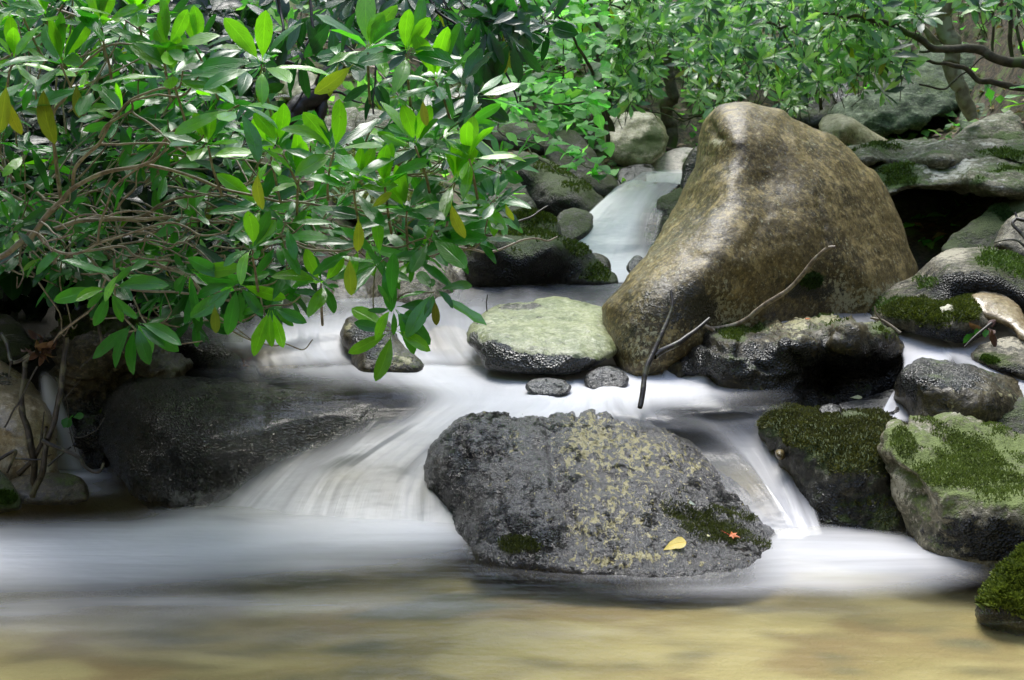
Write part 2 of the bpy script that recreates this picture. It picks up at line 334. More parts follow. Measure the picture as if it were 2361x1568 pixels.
gx = np.unique(np.r_[np.linspace(-60, -5, 40), np.linspace(-5, 5, 150), np.linspace(5, 60, 40)]); gy = np.unique(np.r_[np.linspace(-60, 0, 30), np.linspace(0, 12, 200), np.linspace(12, 60, 50)])
X, Y = np.meshgrid(gx, gy); V = np.stack([X, Y, ground_z(X, Y)], -1).reshape(-1, 3)
nx = len(gx); i, j = np.meshgrid(np.arange(nx - 1), np.arange(len(gy) - 1)); a = (j * nx + i).ravel(); GF = np.c_[a, a + 1, a + nx + 1, a + nx]
N = NT('forest_floor_and_streambed'); co = N.n('TexCoord').outputs['Object']; xyz = N.n('SeparateXYZ', None, Vector=co)
st = N.n('Mapping', None, Vector=co, Scale=(.55, 1.0, 1.)).outputs[0]
b1 = N.noise(st, 4.5, 1.5, .4, .4); b2 = N.noise(st, 2.6, 3, .5); b3 = N.noise(st, 6.5, 1, .4)
bed = N.mix(N.step(b1, .33, .64), (.13, .115, .048), (.235, .195, .072)); bed = N.mix(N.step(b2, .47, .64), bed, (.20, .15, .06)); bed = N.mix(N.step(b3, .48, .70), bed, (.31, .27, .115)); bed = N.mix(N.step(b3, .46, .24), bed, (.10, .10, .05))
l1 = N.noise(co, 9, 5, .65); l2 = N.noise(co, 40, 4, .7)
lit = N.mix(N.step(l2, .4, .62), (.025, .018, .010), (.12, .08, .045)); lit = N.mix(N.step(l1, .50, .62), lit, N.mix(l2, (.05, .08, .015), (.14, .18, .04)))
c = N.mix(N.step(xyz.outputs['Z'], -.02, .07), bed, N.mix(N.step(xyz.outputs['Z'], .25, .6), (.03, .027, .017), lit))  # soil and litter tones darkened to put shade under the bushes into colour
MT['ground'] = N.done(N.n('BsdfPrincipled', None, Base_Color=c, Roughness=.8, Normal=N.n('Bump', None, Strength=.5, Distance=.02, Height=l2).outputs[0]).outputs[0])
g = mkobj('ground', V, GF, MT['ground'], loc=np.zeros(3)); tag(g, kind='structure', label='stream bed and leaf strewn forest floor')
BVH.append((BVHTree.FromPolygons([tuple(x) for x in V], [tuple(int(i) for i in f) for f in GF]), g))

# ---------------------------------------------------------------- water
N = NT('silky_water'); uvn = N.n('UVMap').outputs[0]
m1 = N.n('Mapping', None, Vector=uvn, Scale=(16, 1.2, 1)).outputs[0]; m2 = N.n('Mapping', None, Vector=uvn, Scale=(7, .7, 1)).outputs[0]; m3 = N.n('Mapping', None, Vector=uvn, Scale=(110, 5, 1)).outputs[0]
s1 = N.noise(m1, 1, 4, .55, .4); s2 = N.noise(m2, 1, 3, .5, .6); s3 = N.noise(m3, 1, 2, .5)
fo = N.attr('foam'); st = N.math('ADD', N.math('ADD', N.math('MULTIPLY', s1, .22), N.math('MULTIPLY', s2, .74)), N.math('MULTIPLY', s3, .04))
k = N.math('MULTIPLY', N.math('MULTIPLY', fo, N.math('SUBTRACT', 1.06, fo)), 2.7)
f = N.math('ADD', fo, N.math('MULTIPLY', N.math('SUBTRACT', st, .5), k), clamp=True)
co = N.n('TexCoord').outputs['Object']
rip = N.noise(N.n('Mapping', None, Vector=co, Scale=(2.2, 5, 3)).outputs[0], 1.6, 3, .5)
bm = N.n('Bump', None, Strength=.35, Distance=.05, Height=N.math('ADD', rip, N.math('MULTIPLY', s1, .35))).outputs[0]
fr = N.math('MULTIPLY', N.n('Fresnel', None, IOR=1.30, Normal=bm).outputs[0], .35)
tr = N.n('BsdfTransparent', None, Color=(.98, .97, .92)).outputs[0]
gl = N.n('BsdfGlossy', None, Color=(1, 1, 1), Roughness=.16, Normal=bm).outputs[0]
clear = N.n('MixShader', None, i0=fr, i1=tr, i2=gl).outputs[0]
wh = N.n('BsdfPrincipled', None, Base_Color=(.88, .88, .91), Roughness=.45, Normal=bm).outputs[0]
wh = N.n('MixShader', None, i0=.2, i1=wh, i2=N.n('BsdfTranslucent', None, Color=(.72, .75, .78)).outputs[0]).outputs[0]
sh = N.n('MixShader', None, i0=f, i1=clear, i2=wh).outputs[0]
MT['water'] = N.done(N.n('MixShader', None, i0=N.attr('cover'), i1=N.n('BsdfTransparent', None, Color=(1, 1, 1)).outputs[0], i2=sh).outputs[0])

def loft(name, cols, nu, nv, fade=(0, 0, 0, 0), label=None, bump=.006, kind='structure'):
    """water surface lofted through flow lines; each flow line is a list of (u, v, z, foam) from upstream to downstream"""
    C = []
    for c in cols:
        C.append([tuple(P(p[0], p[1], (p[2] if len(p) > 4 else Yz(p[0], p[1], p[2])))) + (p[3],) for p in c])
    C = np.array(C)                                   # (columns, rows, 4)
    G = np.array([catmull(c, nv) for c in C]); G = np.array([catmull(G[:, r], nu) for r in range(nv)])   # (nv, nu, 4)
    V = G[..., :3]; fo = np.clip(G[..., 3], 0, 1)
    al = np.cumsum(np.r_[0, np.linalg.norm(np.diff(V[:, nu // 2], axis=0), axis=1)]); ac = np.cumsum(np.r_[0, np.linalg.norm(np.diff(V.mean(0), axis=0), axis=1)])
    uv = np.stack(np.meshgrid(ac, al), -1)
    V = V.copy(); V[..., 2] += bump * fbm(np.stack([uv[..., 0] * 9, uv[..., 1] * 1.6, 0 * uv[..., 0] + len(name)], -1), 3)
    s, t = np.meshgrid(np.linspace(0, 1, nu), np.linspace(0, 1, nv))
    cv = np.ones_like(s)
    for x, d in ((s, fade[0]), (1 - s, fade[1]), (t, fade[2]), (1 - t, fade[3])):
        if d: cv *= smooth(x, 0, d)
    i, j = np.meshgrid(np.arange(nu - 1), np.arange(nv - 1)); a = (j * nu + i).ravel(); F = np.c_[a, a + nu, a + nu + 1, a + 1]
    o = mkobj(name, V.reshape(-1, 3), F, MT['water'], attrs={'foam': fo.ravel(), 'cover': cv.ravel()}, uv=uv.reshape(-1, 2), loc=np.zeros(3))
    tag(o, label, kind=kind); return o

# lower pool
xs = np.linspace(-3.2, 3.2, 260); ys = np.linspace(.6, 5.05, 220); X, Y = np.meshgrid(xs, ys); Z = 0 * X
pu, pv = proj(np.stack([X, Y, Z], -1)); pv = pv + 16 * fbm(np.stack([X * 2.2, Y * 3, Z], -1), 3)
edge = 1215 + 10 * np.sin(pu / 170)
top = np.interp(pu, [-400, 0, 300, 450, 600, 1000, 1100], [1222, 1215, 1195, 1155, 1160, 1170, 1190])
bot = np.interp(pu, [-400, 0, 300, 700, 1000, 1090, 1180], [1420, 1400, 1385, 1345, 1320, 1300, 1270])
f1 = smooth(pv, top - 25, top + 60) * (1 - smooth(pv, bot - 110, bot + 5)) * (1 - smooth(pu, 1040, 1150))
top2 = np.interp(pu, [1700, 1800, 1950, 2100, 2300], [1300, 1215, 1215, 1235, 1290]); bot2 = np.interp(pu, [1600, 1750, 1950, 2150, 2300, 2420], [1318, 1370, 1385, 1375, 1350, 1330])
f2 = smooth(pv, top2 - 10, top2 + 25) * (1 - smooth(pv, bot2 - 80, bot2)) * smooth(pu, 1640, 1830) * (1 - smooth(pu, 2200, 2340))
f3 = blob(pu, pv, [(380, 1405, 420, 40, .20), (100, 1425, 300, 50, .18), (190, 1095, 70, 28, .6), (120, 1080, 60, 18, .5), (1450, 1322, 260, 12, .25), (1700, 1350, 200, 22, .3), (300, 1500, 300, 30, .05), (900, 1395, 240, 24, .12), (1300, 1460, 160, 14, .05), (1900, 1400, 200, 16, .08), (700, 1470, 220, 16, .06)])
q = np.stack([X * 1.1, Y * 5, 0 * X], -1)
fo = np.clip(.97 * np.maximum(f1, f2 * .60) + f3 * (1 + fbm(q * 2, 3)) * (1 - f1), 0, 1)
Z = .012 * fbm(np.stack([X * .8, Y * 2.4, 0 * X], -1), 3) + .012 * f1 * (.6 + .5 * fbm(np.stack([X * 1.2, Y * 2, 0 * X + 4], -1), 2)) + .012 * f2
nx = len(xs); i, j = np.meshgrid(np.arange(nx - 1), np.arange(len(ys) - 1)); a = (j * nx + i).ravel(); F = np.c_[a, a + 1, a + nx + 1, a + nx]
WV = np.stack([X, Y, Z], -1).reshape(-1, 3)
wat = mkobj('water', WV, F, MT['water'], attrs={'foam': fo.ravel(), 'cover': np.ones(X.size)}, uv=np.stack([Y, X * 1.0], -1).reshape(-1, 2), loc=np.zeros(3)); tag(wat, 'shallow amber pool with a white foam band in the foreground', kind='structure')

zs = [.266, .27, .262, .25, .215, .14, .07, -.012]
def fl(pts, fs, z=zs): return [(p[0], p[1], zz, f) for p, f, zz in zip(pts, fs, z)]
loft('water', [
    fl([(425, 849), (425, 866), (432, 900), (440, 960), (445, 1020), (440, 1080), (435, 1140), (432, 1188)], [.06, .03, 0, 0, 0, 0, 0, .2]),
    fl([(560, 845), (560, 862), (572, 890), (582, 930), (577, 990), (560, 1050), (530, 1110), (480, 1185)], [.2, .12, .03, 0, .05, .07, .05, .5]),
    fl([(700, 841), (700, 858), (732, 880), (762, 915), (762, 960), (735, 1015), (660, 1085), (560, 1195)], [.4, .33, .1, 0, 0, .06, .66, .9]),
    fl([(850, 838), (850, 855), (892, 880), (932, 915), (905, 960), (805, 1040), (722, 1100), (650, 1208)], [.66, .6, .38, .04, .03, .6, .66, .92]),
    fl([(980, 838), (980, 855), (1022, 885), (1052, 920), (1000, 965), (882, 1040), (800, 1110), (760, 1212)], [.8, .8, .8, .72, .75, .66, .50, .95]),
    fl([(1100, 838), (1100, 855), (1132, 885), (1112, 935), (1042, 975), (950, 1050), (890, 1120), (860, 1216)], [.85, .85, .92, .85, .74, .66, .62, .92]),
    fl([(1200, 838), (1200, 855), (1222, 885), (1182, 940), (1082, 985), (1000, 1050), (960, 1120), (950, 1220)], [.92, .92, .96, .9, .78, .72, .68, .92]),
    fl([(1270, 838), (1270, 855), (1270, 890), (1240, 945), (1120, 1000), (1045, 1060), (1020, 1130), (1015, 1226)], [.92, .92, .97, .9, .7, .66, .66, .9]),
    fl([(1350, 838), (1350, 855), (1350, 890), (1350, 935), (1330, 975), (1300, 1040), (1280, 1120), (1270, 1226)], [.95, .95, .98, .92, .5, .5, .5, .5]),
    fl([(1480, 845), (1480, 862), (1480, 900), (1490, 948), (1560, 985), (1650, 1045), (1738, 1142), (1800, 1240)], [.95, .95, .98, .35, .10, .12, .2, .7]),
    fl([(1560, 845), (1560, 862), (1560, 905), (1580, 946), (1650, 975), (1718, 1040), (1780, 1140), (1830, 1240)], [.95, .95, .85, .10, .22, .45, .58, .82]),
    fl([(1640, 845), (1640, 862), (1650, 905), (1670, 945), (1722, 972), (1770, 1035), (1815, 1130), (1856, 1238)], [.8, .75, .4, .08, .25, .50, .56, .82]),
    fl([(1740, 845), (1740, 862), (1745, 905), (1752, 940), (1768, 970), (1802, 1030), (1842, 1120), (1888, 1235)], [.3, .25, .1, .05, .15, .36, .40, .7]),
    fl([(1850, 845), (1850, 862), (1850, 905), (1840, 940), (1840, 965), (1850, 1030), (1870, 1120), (1900, 1235)], [.1, .1, .1, .08, .1, .1, .3, .6]),
], 300, 160, fade=(.03, .08, .1, 0), label='silky middle pool sliding over the lip on both sides of the foreground boulder', bump=.010)
zu = [.40, .395, .385, .35, .30, .262]
def fu(pts, fs, z=zu): return fl(pts, fs, z)
loft('water', [
    fu([(380, 760), (390, 765), (400, 775), (430, 800), (440, 830), (450, 855)], [0.03, 0.03, 0.07, 0.17, 0.26, 0.40]),
    fu([(520, 742), (530, 750), (540, 765), (560, 795), (580, 825), (600, 856)], [0.05, 0.10, 0.33, 0.64, 0.38, 0.55]),
    fu([(640, 715), (645, 725), (655, 745), (670, 780), (680, 815), (700, 856)], [0.05, 0.15, 0.33, 0.78, 0.59, 0.60]),
    fu([(760, 694), (760, 703), (762, 722), (750, 765), (755, 805), (800, 854)], [0.15, 0.20, 0.20, 0.72, 0.72, 0.80]),
    fu([(880, 684), (880, 697), (890, 722), (905, 762), (920, 805), (950, 853)], [0.20, 0.25, 0.36, 0.51, 0.59, 0.90]),
    fu([(1000, 662), (985, 690), (985, 715), (1010, 755), (1040, 805), (1080, 853)], [0.20, 0.28, 0.33, 0.30, 0.42, 0.92]),
    fu([(1100, 650), (1090, 680), (1085, 710), (1090, 750), (1105, 800), (1130, 854)], [0.17, 0.25, 0.36, 0.51, 0.59, 0.95]),
    fu([(1250, 650), (1250, 680), (1250, 705), (1250, 740), (1250, 790), (1250, 854)], [0.12, 0.15, 0.26, 0.42, 0.68, 0.95]),
    fu([(1370, 650), (1370, 680), (1375, 705), (1385, 750), (1400, 800), (1410, 856)], [0.17, 0.12, 0.20, 0.59, 0.78, 0.98]),
    fu([(1480, 650), (1480, 680), (1480, 705), (1480, 750), (1480, 800), (1480, 860)], [0.15, 0.15, 0.20, 0.59, 0.77, 0.98]),
], 240, 110, fade=(.14, 0, .0, .14), label='upper pool breaking into small white cascades among the stones', bump=.012)
Yf = [8.15, 8.0, 7.8, 7.55, 7.38, 7.22, 6.9]
def ff(pts, fs): return [(p[0], p[1], y, f, 'Y') for p, f, y in zip(pts, fs, Yf)]
loft('waterfall', [
    ff([(1480, 396), (1440, 424), (1395, 455), (1345, 503), (1308, 545), (1285, 600), (1270, 655)], [.4, .35, .8, .95, .92, .95, .9]),
    ff([(1510, 396), (1475, 422), (1445, 450), (1400, 503), (1365, 555), (1345, 605), (1330, 655)], [.4, .2, .6, .9, .95, .9, .95]),
    ff([(1535, 397), (1510, 420), (1488, 450), (1455, 503), (1435, 555), (1410, 605), (1395, 655)], [.5, .2, .4, .85, .92, .95, .95]),
    ff([(1552, 398), (1540, 420), (1512, 450), (1488, 503), (1478, 555), (1455, 605), (1435, 655)], [.5, .35, .35, .35, .40, .9, .9]),
    ff([(1575, 398), (1570, 422), (1545, 448), (1528, 500), (1515, 550), (1490, 605), (1465, 655)], [.5, .3, .25, .12, .15, .4, .5]),
], 90, 110, fade=(.02, .05, 0, .02), label='white waterfall pouring left of the tall brown boulder')
loft('waterfall', [
    [(1388, 458, 8.2, .3, 'Y'), (1378, 480, 8.15, .5, 'Y'), (1370, 520, 8.0, .6, 'Y')],
    [(1408, 440, 8.2, .7, 'Y'), (1400, 470, 8.15, .8, 'Y'), (1395, 520, 8.0, .7, 'Y')],
    [(1430, 424, 8.25, .6, 'Y'), (1430, 450, 8.15, .4, 'Y'), (1430, 500, 8.0, .5, 'Y')],
    [(1470, 414, 8.3, .8, 'Y'), (1465, 428, 8.15, .5, 'Y'), (1465, 480, 8.0, .5, 'Y')],
    [(1520, 424, 8.3, .9, 'Y'), (1520, 432, 8.15, .7, 'Y'), (1510, 480, 8.0, .5, 'Y')]], 40, 30, fade=(.15, .1, .1, .1), label='small veil of water left of the top of the fall')
loft('water', [
    [(1488, 385, 9.4, .6, 'Y'), (1490, 398, 8.9, .7, 'Y'), (1490, 420, 8.3, .9, 'Y')],
    [(1530, 385, 9.4, .7, 'Y'), (1530, 398, 8.9, .75, 'Y'), (1530, 420, 8.2, .9, 'Y')],
    [(1600, 385, 9.4, .6, 'Y'), (1590, 398, 8.9, .7, 'Y'), (1580, 424, 8.2, .7, 'Y')]], 30, 20, label='pale run of water above the waterfall')
loft('water', [
    [(1560, 765, 5.55, .3, 'Y'), (1540, 790, 5.35, .55, 'Y'), (1525, 850, 5.15, .75, 'Y'), (1510, 905, 4.95, .92, 'Y'), (1500, 945, 4.75, .95, 'Y')],
    [(1640, 748, 5.65, .4, 'Y'), (1600, 778, 5.4, .5, 'Y'), (1578, 835, 5.2, .55, 'Y'), (1570, 900, 4.95, .9, 'Y'), (1565, 945, 4.72, .92, 'Y')],
    [(1700, 738, 5.75, .4, 'Y'), (1650, 762, 5.45, .4, 'Y'), (1620, 820, 5.15, .5, 'Y'), (1640, 905, 4.9, .8, 'Y'), (1650, 945, 4.7, .75, 'Y')],
    [(1740, 730, 5.8, .4, 'Y'), (1700, 756, 5.5, .3, 'Y'), (1660, 830, 5.3, .2, 'Y'), (1690, 910, 5.0, .4, 'Y'), (1700, 945, 4.8, .3, 'Y')]], 70, 90, fade=(.12, .45, 0, .1), label='thin white fall dropping beside the forked stick', kind='structure')
loft('water', [
    [(1640, 725, 6.0, .15, 'Y'), (1640, 742, 5.8, .3, 'Y'), (1640, 765, 5.5, .4, 'Y')],
    [(1760, 700, 6.1, .1, 'Y'), (1760, 722, 5.8, .75, 'Y'), (1750, 752, 5.45, .8, 'Y')],
    [(1840, 694, 6.15, .1, 'Y'), (1840, 716, 5.85, .55, 'Y'), (1840, 748, 5.45, .7, 'Y')],
    [(1930, 690, 6.2, .08, 'Y'), (1930, 712, 5.85, .3, 'Y'), (1930, 745, 5.45, .4, 'Y')],
    [(2060, 690, 6.2, .08, 'Y'), (2060, 712, 5.9, .2, 'Y'), (2060, 760, 5.45, .3, 'Y')]], 70, 30, fade=(.05, 0, 0, 0), label='shallow run of water at the foot of the tall boulder')
loft('water', [
    [(2040, 765, 5.5, .5, 'Y'), (2060, 790, 5.35, .6, 'Y'), (2080, 830, 5.15, .6, 'Y'), (2072, 880, 4.95, .75, 'Y'), (2050, 915, 4.85, .85, 'Y'), (2020, 970, 4.7, .9, 'Y')],
    [(2110, 758, 5.5, .9, 'Y'), (2130, 782, 5.35, .92, 'Y'), (2130, 822, 5.15, .85, 'Y'), (2095, 880, 4.97, .7, 'Y'), (2070, 915, 4.87, .85, 'Y'), (2055, 975, 4.7, .95, 'Y')],
    [(2180, 752, 5.55, .8, 'Y'), (2190, 785, 5.35, .95, 'Y'), (2200, 825, 5.12, .8, 'Y'), (2150, 885, 5.0, .4, 'Y'), (2100, 920, 4.9, .5, 'Y'), (2100, 975, 4.72, .6, 'Y')]], 60, 90, fade=(.08, .1, 0, .04), label='white chute between the dark rocks at the right')
loft('water', [
    [(2150, 770, 5.45, .6, 'Y'), (2160, 800, 5.25, .8, 'Y'), (2180, 835, 4.98, .35, 'Y'), (2200, 880, 4.80, .25, 'Y'), (2220, 930, 4.66, .2, 'Y')],
    [(2220, 764, 5.45, .9, 'Y'), (2240, 800, 5.25, .85, 'Y'), (2260, 850, 4.98, .55, 'Y'), (2270, 890, 4.80, .5, 'Y'), (2280, 930, 4.68, .4, 'Y')],
    [(2330, 730, 5.7, .6, 'Y'), (2320, 790, 5.3, .5, 'Y'), (2330, 860, 5.0, .65, 'Y'), (2340, 905, 4.82, .6, 'Y'), (2350, 950, 4.68, .5, 'Y')],
    [(2430, 715, 5.8, .5, 'Y'), (2430, 790, 5.3, .5, 'Y'), (2430, 870, 5.0, .6, 'Y'), (2430, 910, 4.82, .6, 'Y'), (2430, 955, 4.7, .5, 'Y')]], 60, 70, fade=(.15, 0, .0, .2), label='thin white veil running over the dark rock at the right edge')
loft('water', [
    [(-120, 770, 5.35, .04, 'Y'), (-120, 740, 5.7, .04, 'Y'), (-120, 700, 6.3, .04, 'Y')],
    [(120, 800, 5.1, .04, 'Y'), (120, 750, 5.6, .06, 'Y'), (120, 700, 6.3, .04, 'Y')],
    [(260, 790, 5.2, .04, 'Y'), (280, 750, 5.6, .04, 'Y'), (300, 700, 6.3, .04, 'Y')],
    [(560, 790, 5.2, .04, 'Y'), (560, 745, 5.6, .04, 'Y'), (560, 690, 6.4, .04, 'Y')]], 40, 20, label='still dark water under the rhododendron')
loft('waterfall', [
    [(85, 850, 4.9, .2, 'Y'), (88, 905, 4.85, .6, 'Y'), (92, 990, 4.8, .45, 'Y'), (95, 1092, 4.76, .5, 'Y')],
    [(108, 850, 4.9, .3, 'Y'), (112, 905, 4.85, .85, 'Y'), (125, 990, 4.8, .75, 'Y'), (135, 1092, 4.76, .8, 'Y')],
    [(130, 860, 4.92, .2, 'Y'), (135, 915, 4.86, .5, 'Y'), (155, 990, 4.8, .5, 'Y'), (175, 1092, 4.76, .7, 'Y')],
    [(150, 870, 4.93, .1, 'Y'), (150, 925, 4.87, .2, 'Y'), (185, 1000, 4.82, .15, 'Y'), (215, 1092, 4.78, .4, 'Y')]], 40, 60, fade=(.25, .3, .15, .05), label='narrow thread of falling water behind the dead branches')

# ---------------------------------------------------------------- the stones
ms = dict
rock('fg', 'big black and yellow flecked wet boulder in the foreground, yellow leaf on it', '7', [(85, 450), (170, 365), (270, 265), (340, 232), (520, 213), (760, 220), (850, 208), (940, 198), (1080, 197), (1250, 213), (1330, 262), (1480, 318), (1600, 375), (1700, 450), (1800, 560), (1900, 640), (2000, 760), (2080, 850), (2150, 950), (2160, 1020), (2080, 1120), (1950, 1200), (1600, 1260), (1150, 1250), (700, 1190), (400, 1140), (310, 1030), (250, 900), (190, 790), (120, 690), (82, 600)],
     [(340, 232, 4.5), (1000, 200, 4.56), (1330, 262, 4.52), (1700, 450, 4.36), (85, 500, 4.32), (500, 420, 4.28), (1000, 420, 4.30), (1400, 600, 4.12), (1900, 700, 4.2), (2100, 900, 4.0), (900, 700, 4.0), (400, 700, 4.08), (200, 800, 4.15), (330, 980, 3.86), (600, 1030, 3.76), (1100, 1100, 3.70), (1700, 1120, 3.70), (2080, 1050, 3.78), (1300, 860, 3.88), (1100, 1240, 3.62)],
     MT['black_algae_stone'], sp=4.5, T=.35, B=.16, r=60, seed=1, amp=.018, fine=.0032, ridge=.7, cracks=[([(960, 240), (1010, 290), (1090, 330), (1190, 345)], 7, .014), ([(1080, 235), (1110, 250), (1180, 305)], 6, .016), ([(270, 400), (330, 440), (350, 480)], 9, .016), ([(460, 440), (560, 490)], 6, .012), ([(806, 270), (815, 330), (830, 470), (850, 600), (900, 760), (980, 940)], 12, .016), ([(1130, 560), (1200, 600), (1260, 590)], 6, .012), ([(1100, 930), (1180, 945), (1240, 930)], 7, .014)], fr=1.3,
     bl=ms(lichen=[(1050, 300, 180, 110, .42), (950, 440, 110, 110, .36), (1300, 420, 280, 160, .36), (1150, 650, 320, 200, .22), (1250, 850, 340, 160, .26), (1650, 520, 260, 130, .22), (600, 380, 60, 70, .42), (650, 225, 160, 20, .5), (1000, 920, 160, 100, .25), (1200, 1080, 400, 50, .42)],
           moss=[(620, 980, 110, 70, .9), (1900, 940, 260, 160, .42), (1650, 820, 240, 160, .30), (1000, 560, 260, 100, .28), (1200, 780, 160, 60, .25)], dark=[(300, 500, 260, 260, .35), (500, 900, 300, 130, .4)]),
     moss=dict(n=9000, L=.006, up=.1, thr=.42, col=((.03, .04, .008), (.14, .17, .03))))
rock('big', 'tall smooth brown boulder standing above all the others, right of the waterfall', 'U', [(1640, 262), (1660, 245), (1690, 239), (1724, 238), (1752, 247), (1800, 256), (1824, 273), (1862, 293), (1890, 306), (1928, 326), (1955, 348), (1992, 382), (2018, 400), (2034, 426), (2050, 455), (2068, 492), (2082, 528), (2098, 580), (2112, 620), (2110, 680), (2070, 760), (1950, 800), (1800, 810), (1700, 830), (1600, 850), (1500, 880), (1455, 892), (1444, 880), (1430, 850), (1412, 812), (1400, 770), (1390, 730), (1388, 705), (1405, 680), (1430, 652), (1452, 620), (1480, 588), (1512, 553), (1533, 520), (1552, 490), (1568, 458), (1586, 422), (1602, 388), (1612, 352), (1620, 315), (1627, 282)],
     [(1660, 245, 6.0), (1800, 256, 6.05), (1690, 320, 5.78), (1680, 420, 5.62), (1640, 530, 5.42), (1600, 620, 5.22), (1480, 660, 5.25), (1400, 720, 5.3), (1545, 480, 5.95), (1610, 340, 6.1), (1760, 420, 5.72), (1860, 420, 5.78), (1950, 430, 5.95), (2080, 540, 6.15), (1900, 600, 5.62), (2000, 640, 5.75), (2100, 650, 6.0), (1750, 640, 5.38), (1650, 720, 5.25), (1900, 720, 5.68), (1550, 740, 5.12), (1450, 800, 5.1), (1455, 885, 5.02), (1650, 800, 5.25), (1950, 800, 5.7)],
     MT['tan_stone'], sp=5.5, T=.75, B=.22, r=70, seed=2, amp=.022, fine=.0009, ridge=.3, fr=1., cracks=[([(1646, 290), (1652, 312), (1664, 322)], 8, .018), ([(2003, 560), (2030, 590)], 4, .010), ([(1690, 590), (1730, 560), (1760, 500)], 16, .008), ([(1880, 450), (1895, 520), (1905, 560)], 5, .008), ([(1780, 520), (1810, 580), (1800, 620)], 12, .006), ([(1590, 590), (1650, 610), (1700, 640)], 12, .006), ([(1668, 400), (1700, 392), (1720, 370)], 5, .004)],
     bl=ms(moss=[(1850, 645, 75, 42, 1.0), (1552, 648, 40, 26, .62)],
           dark=[(1860, 668, 80, 32, .8), (1560, 690, 80, 60, .62), (1620, 720, 60, 60, .5), (1440, 770, 70, 90, .42), (1660, 300, 24, 24, .4), (1840, 560, 160, 120, .16)],
           lichen=[(1930, 680, 30, 50, .5), (1660, 720, 35, 70, .45), (1720, 740, 32, 45, .45), (1990, 690, 50, 24, .42), (2060, 670, 40, 18, .5), (1500, 520, 60, 90, .22), (1655, 330, 14, 10, .6), (1480, 800, 50, 60, .3)]),
     moss=dict(n=2600, L=.012, up=0, thr=.75, col=((.02, .045, .008), (.07, .13, .02))))
rock('ledge', 'broad dark undercut rock with bright mossy rim, beneath the tall boulder', '6', [(420, 815), (480, 770), (560, 722), (650, 695), (760, 668), (870, 640), (1050, 630), (1200, 620), (1290, 603), (1350, 598), (1430, 612), (1500, 640), (1620, 668), (1700, 710), (1760, 765), (1795, 800), (1740, 850), (1710, 930), (1660, 990), (1560, 1030), (1400, 1065), (1200, 1100), (1060, 1100), (900, 1075), (780, 1050), (720, 1000), (680, 940), (600, 930), (500, 925), (440, 890)],
     [(560, 722, 5.35), (900, 636, 5.5), (1350, 598, 5.45), (1700, 705, 5.4), (1795, 800, 5.3), (800, 720, 5.0), (1100, 690, 4.95), (1400, 660, 4.98), (1600, 720, 5.05), (620, 800, 5.08), (1000, 800, 4.92), (1300, 800, 5.02), (1300, 900, 5.25), (1550, 850, 5.2), (1600, 950, 5.25), (900, 950, 4.88), (1100, 1080, 4.85), (760, 1030, 4.92), (1400, 1060, 5.0), (450, 860, 5.15)],
     MT['undercut_stone'], sp=5.5, T=.35, B=.12, r=36, seed=3, amp=.030, cracks=[([(850, 780), (920, 830), (1000, 880)], 9, .03), ([(1130, 690), (1120, 760), (1150, 850)], 7, .02), ([(620, 740), (760, 780), (850, 800)], 8, .02), ([(1300, 740), (1400, 700), (1520, 720)], 8, .02)], fine=.003, ridge=.9, fr=1.4,
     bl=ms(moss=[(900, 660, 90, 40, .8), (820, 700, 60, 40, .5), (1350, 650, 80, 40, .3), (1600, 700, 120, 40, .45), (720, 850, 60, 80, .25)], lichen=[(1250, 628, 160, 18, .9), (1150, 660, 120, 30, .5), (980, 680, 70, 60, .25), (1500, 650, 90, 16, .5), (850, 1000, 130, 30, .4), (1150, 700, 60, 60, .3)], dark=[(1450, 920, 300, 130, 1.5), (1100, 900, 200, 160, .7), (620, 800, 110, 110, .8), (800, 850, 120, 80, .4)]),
     moss=dict(n=4500, L=.010, up=.25, thr=.5))
rock('domed', 'low domed boulder coated in short olive moss, right of the right cascade', '8', [(262, 185), (330, 135), (430, 115), (540, 113), (700, 118), (900, 116), (1000, 128), (1090, 175), (1180, 250), (1250, 500), (1280, 700), (1260, 900), (1100, 960), (800, 990), (600, 940), (540, 800), (490, 680), (440, 540), (400, 400), (340, 300), (275, 240)],
     [(262, 190, 4.55), (600, 113, 4.62), (1000, 125, 4.6), (500, 250, 4.36), (900, 300, 4.30), (1150, 400, 4.35), (450, 500, 4.32), (800, 500, 4.14), (560, 700, 4.22), (900, 750, 4.1), (700, 900, 4.1), (1150, 880, 4.05)],
     MT['dark_mossy_stone'], sp=5, T=.4, B=.14, r=50, seed=4, amp=.03, fine=.005, ridge=.5, bl=ms(moss=[(550, 220, 300, 110, .55), (850, 420, 220, 90, .5), (900, 250, 200, 80, .3)], lichen=[(900, 130, 180, 22, .9), (650, 125, 120, 16, .6), (880, 260, 70, 30, .4)], dark=[(500, 380, 80, 60, .3), (700, 750, 400, 180, .8)]),
     moss=dict(n=16000, L=.009, up=.35, thr=.32, col=((.03, .035, .008), (.12, .13, .025))))
rock('knob', 'small round ochre pebble stuck beside the right cascade', '8', [(362, 360), (385, 345), (408, 355), (420, 380), (412, 405), (388, 415), (366, 400), (358, 380)], (4.33, 4.30), MT['tan_stone'], sp=3, T=.06, B=.04, r=12, amp=.002, name='stone')
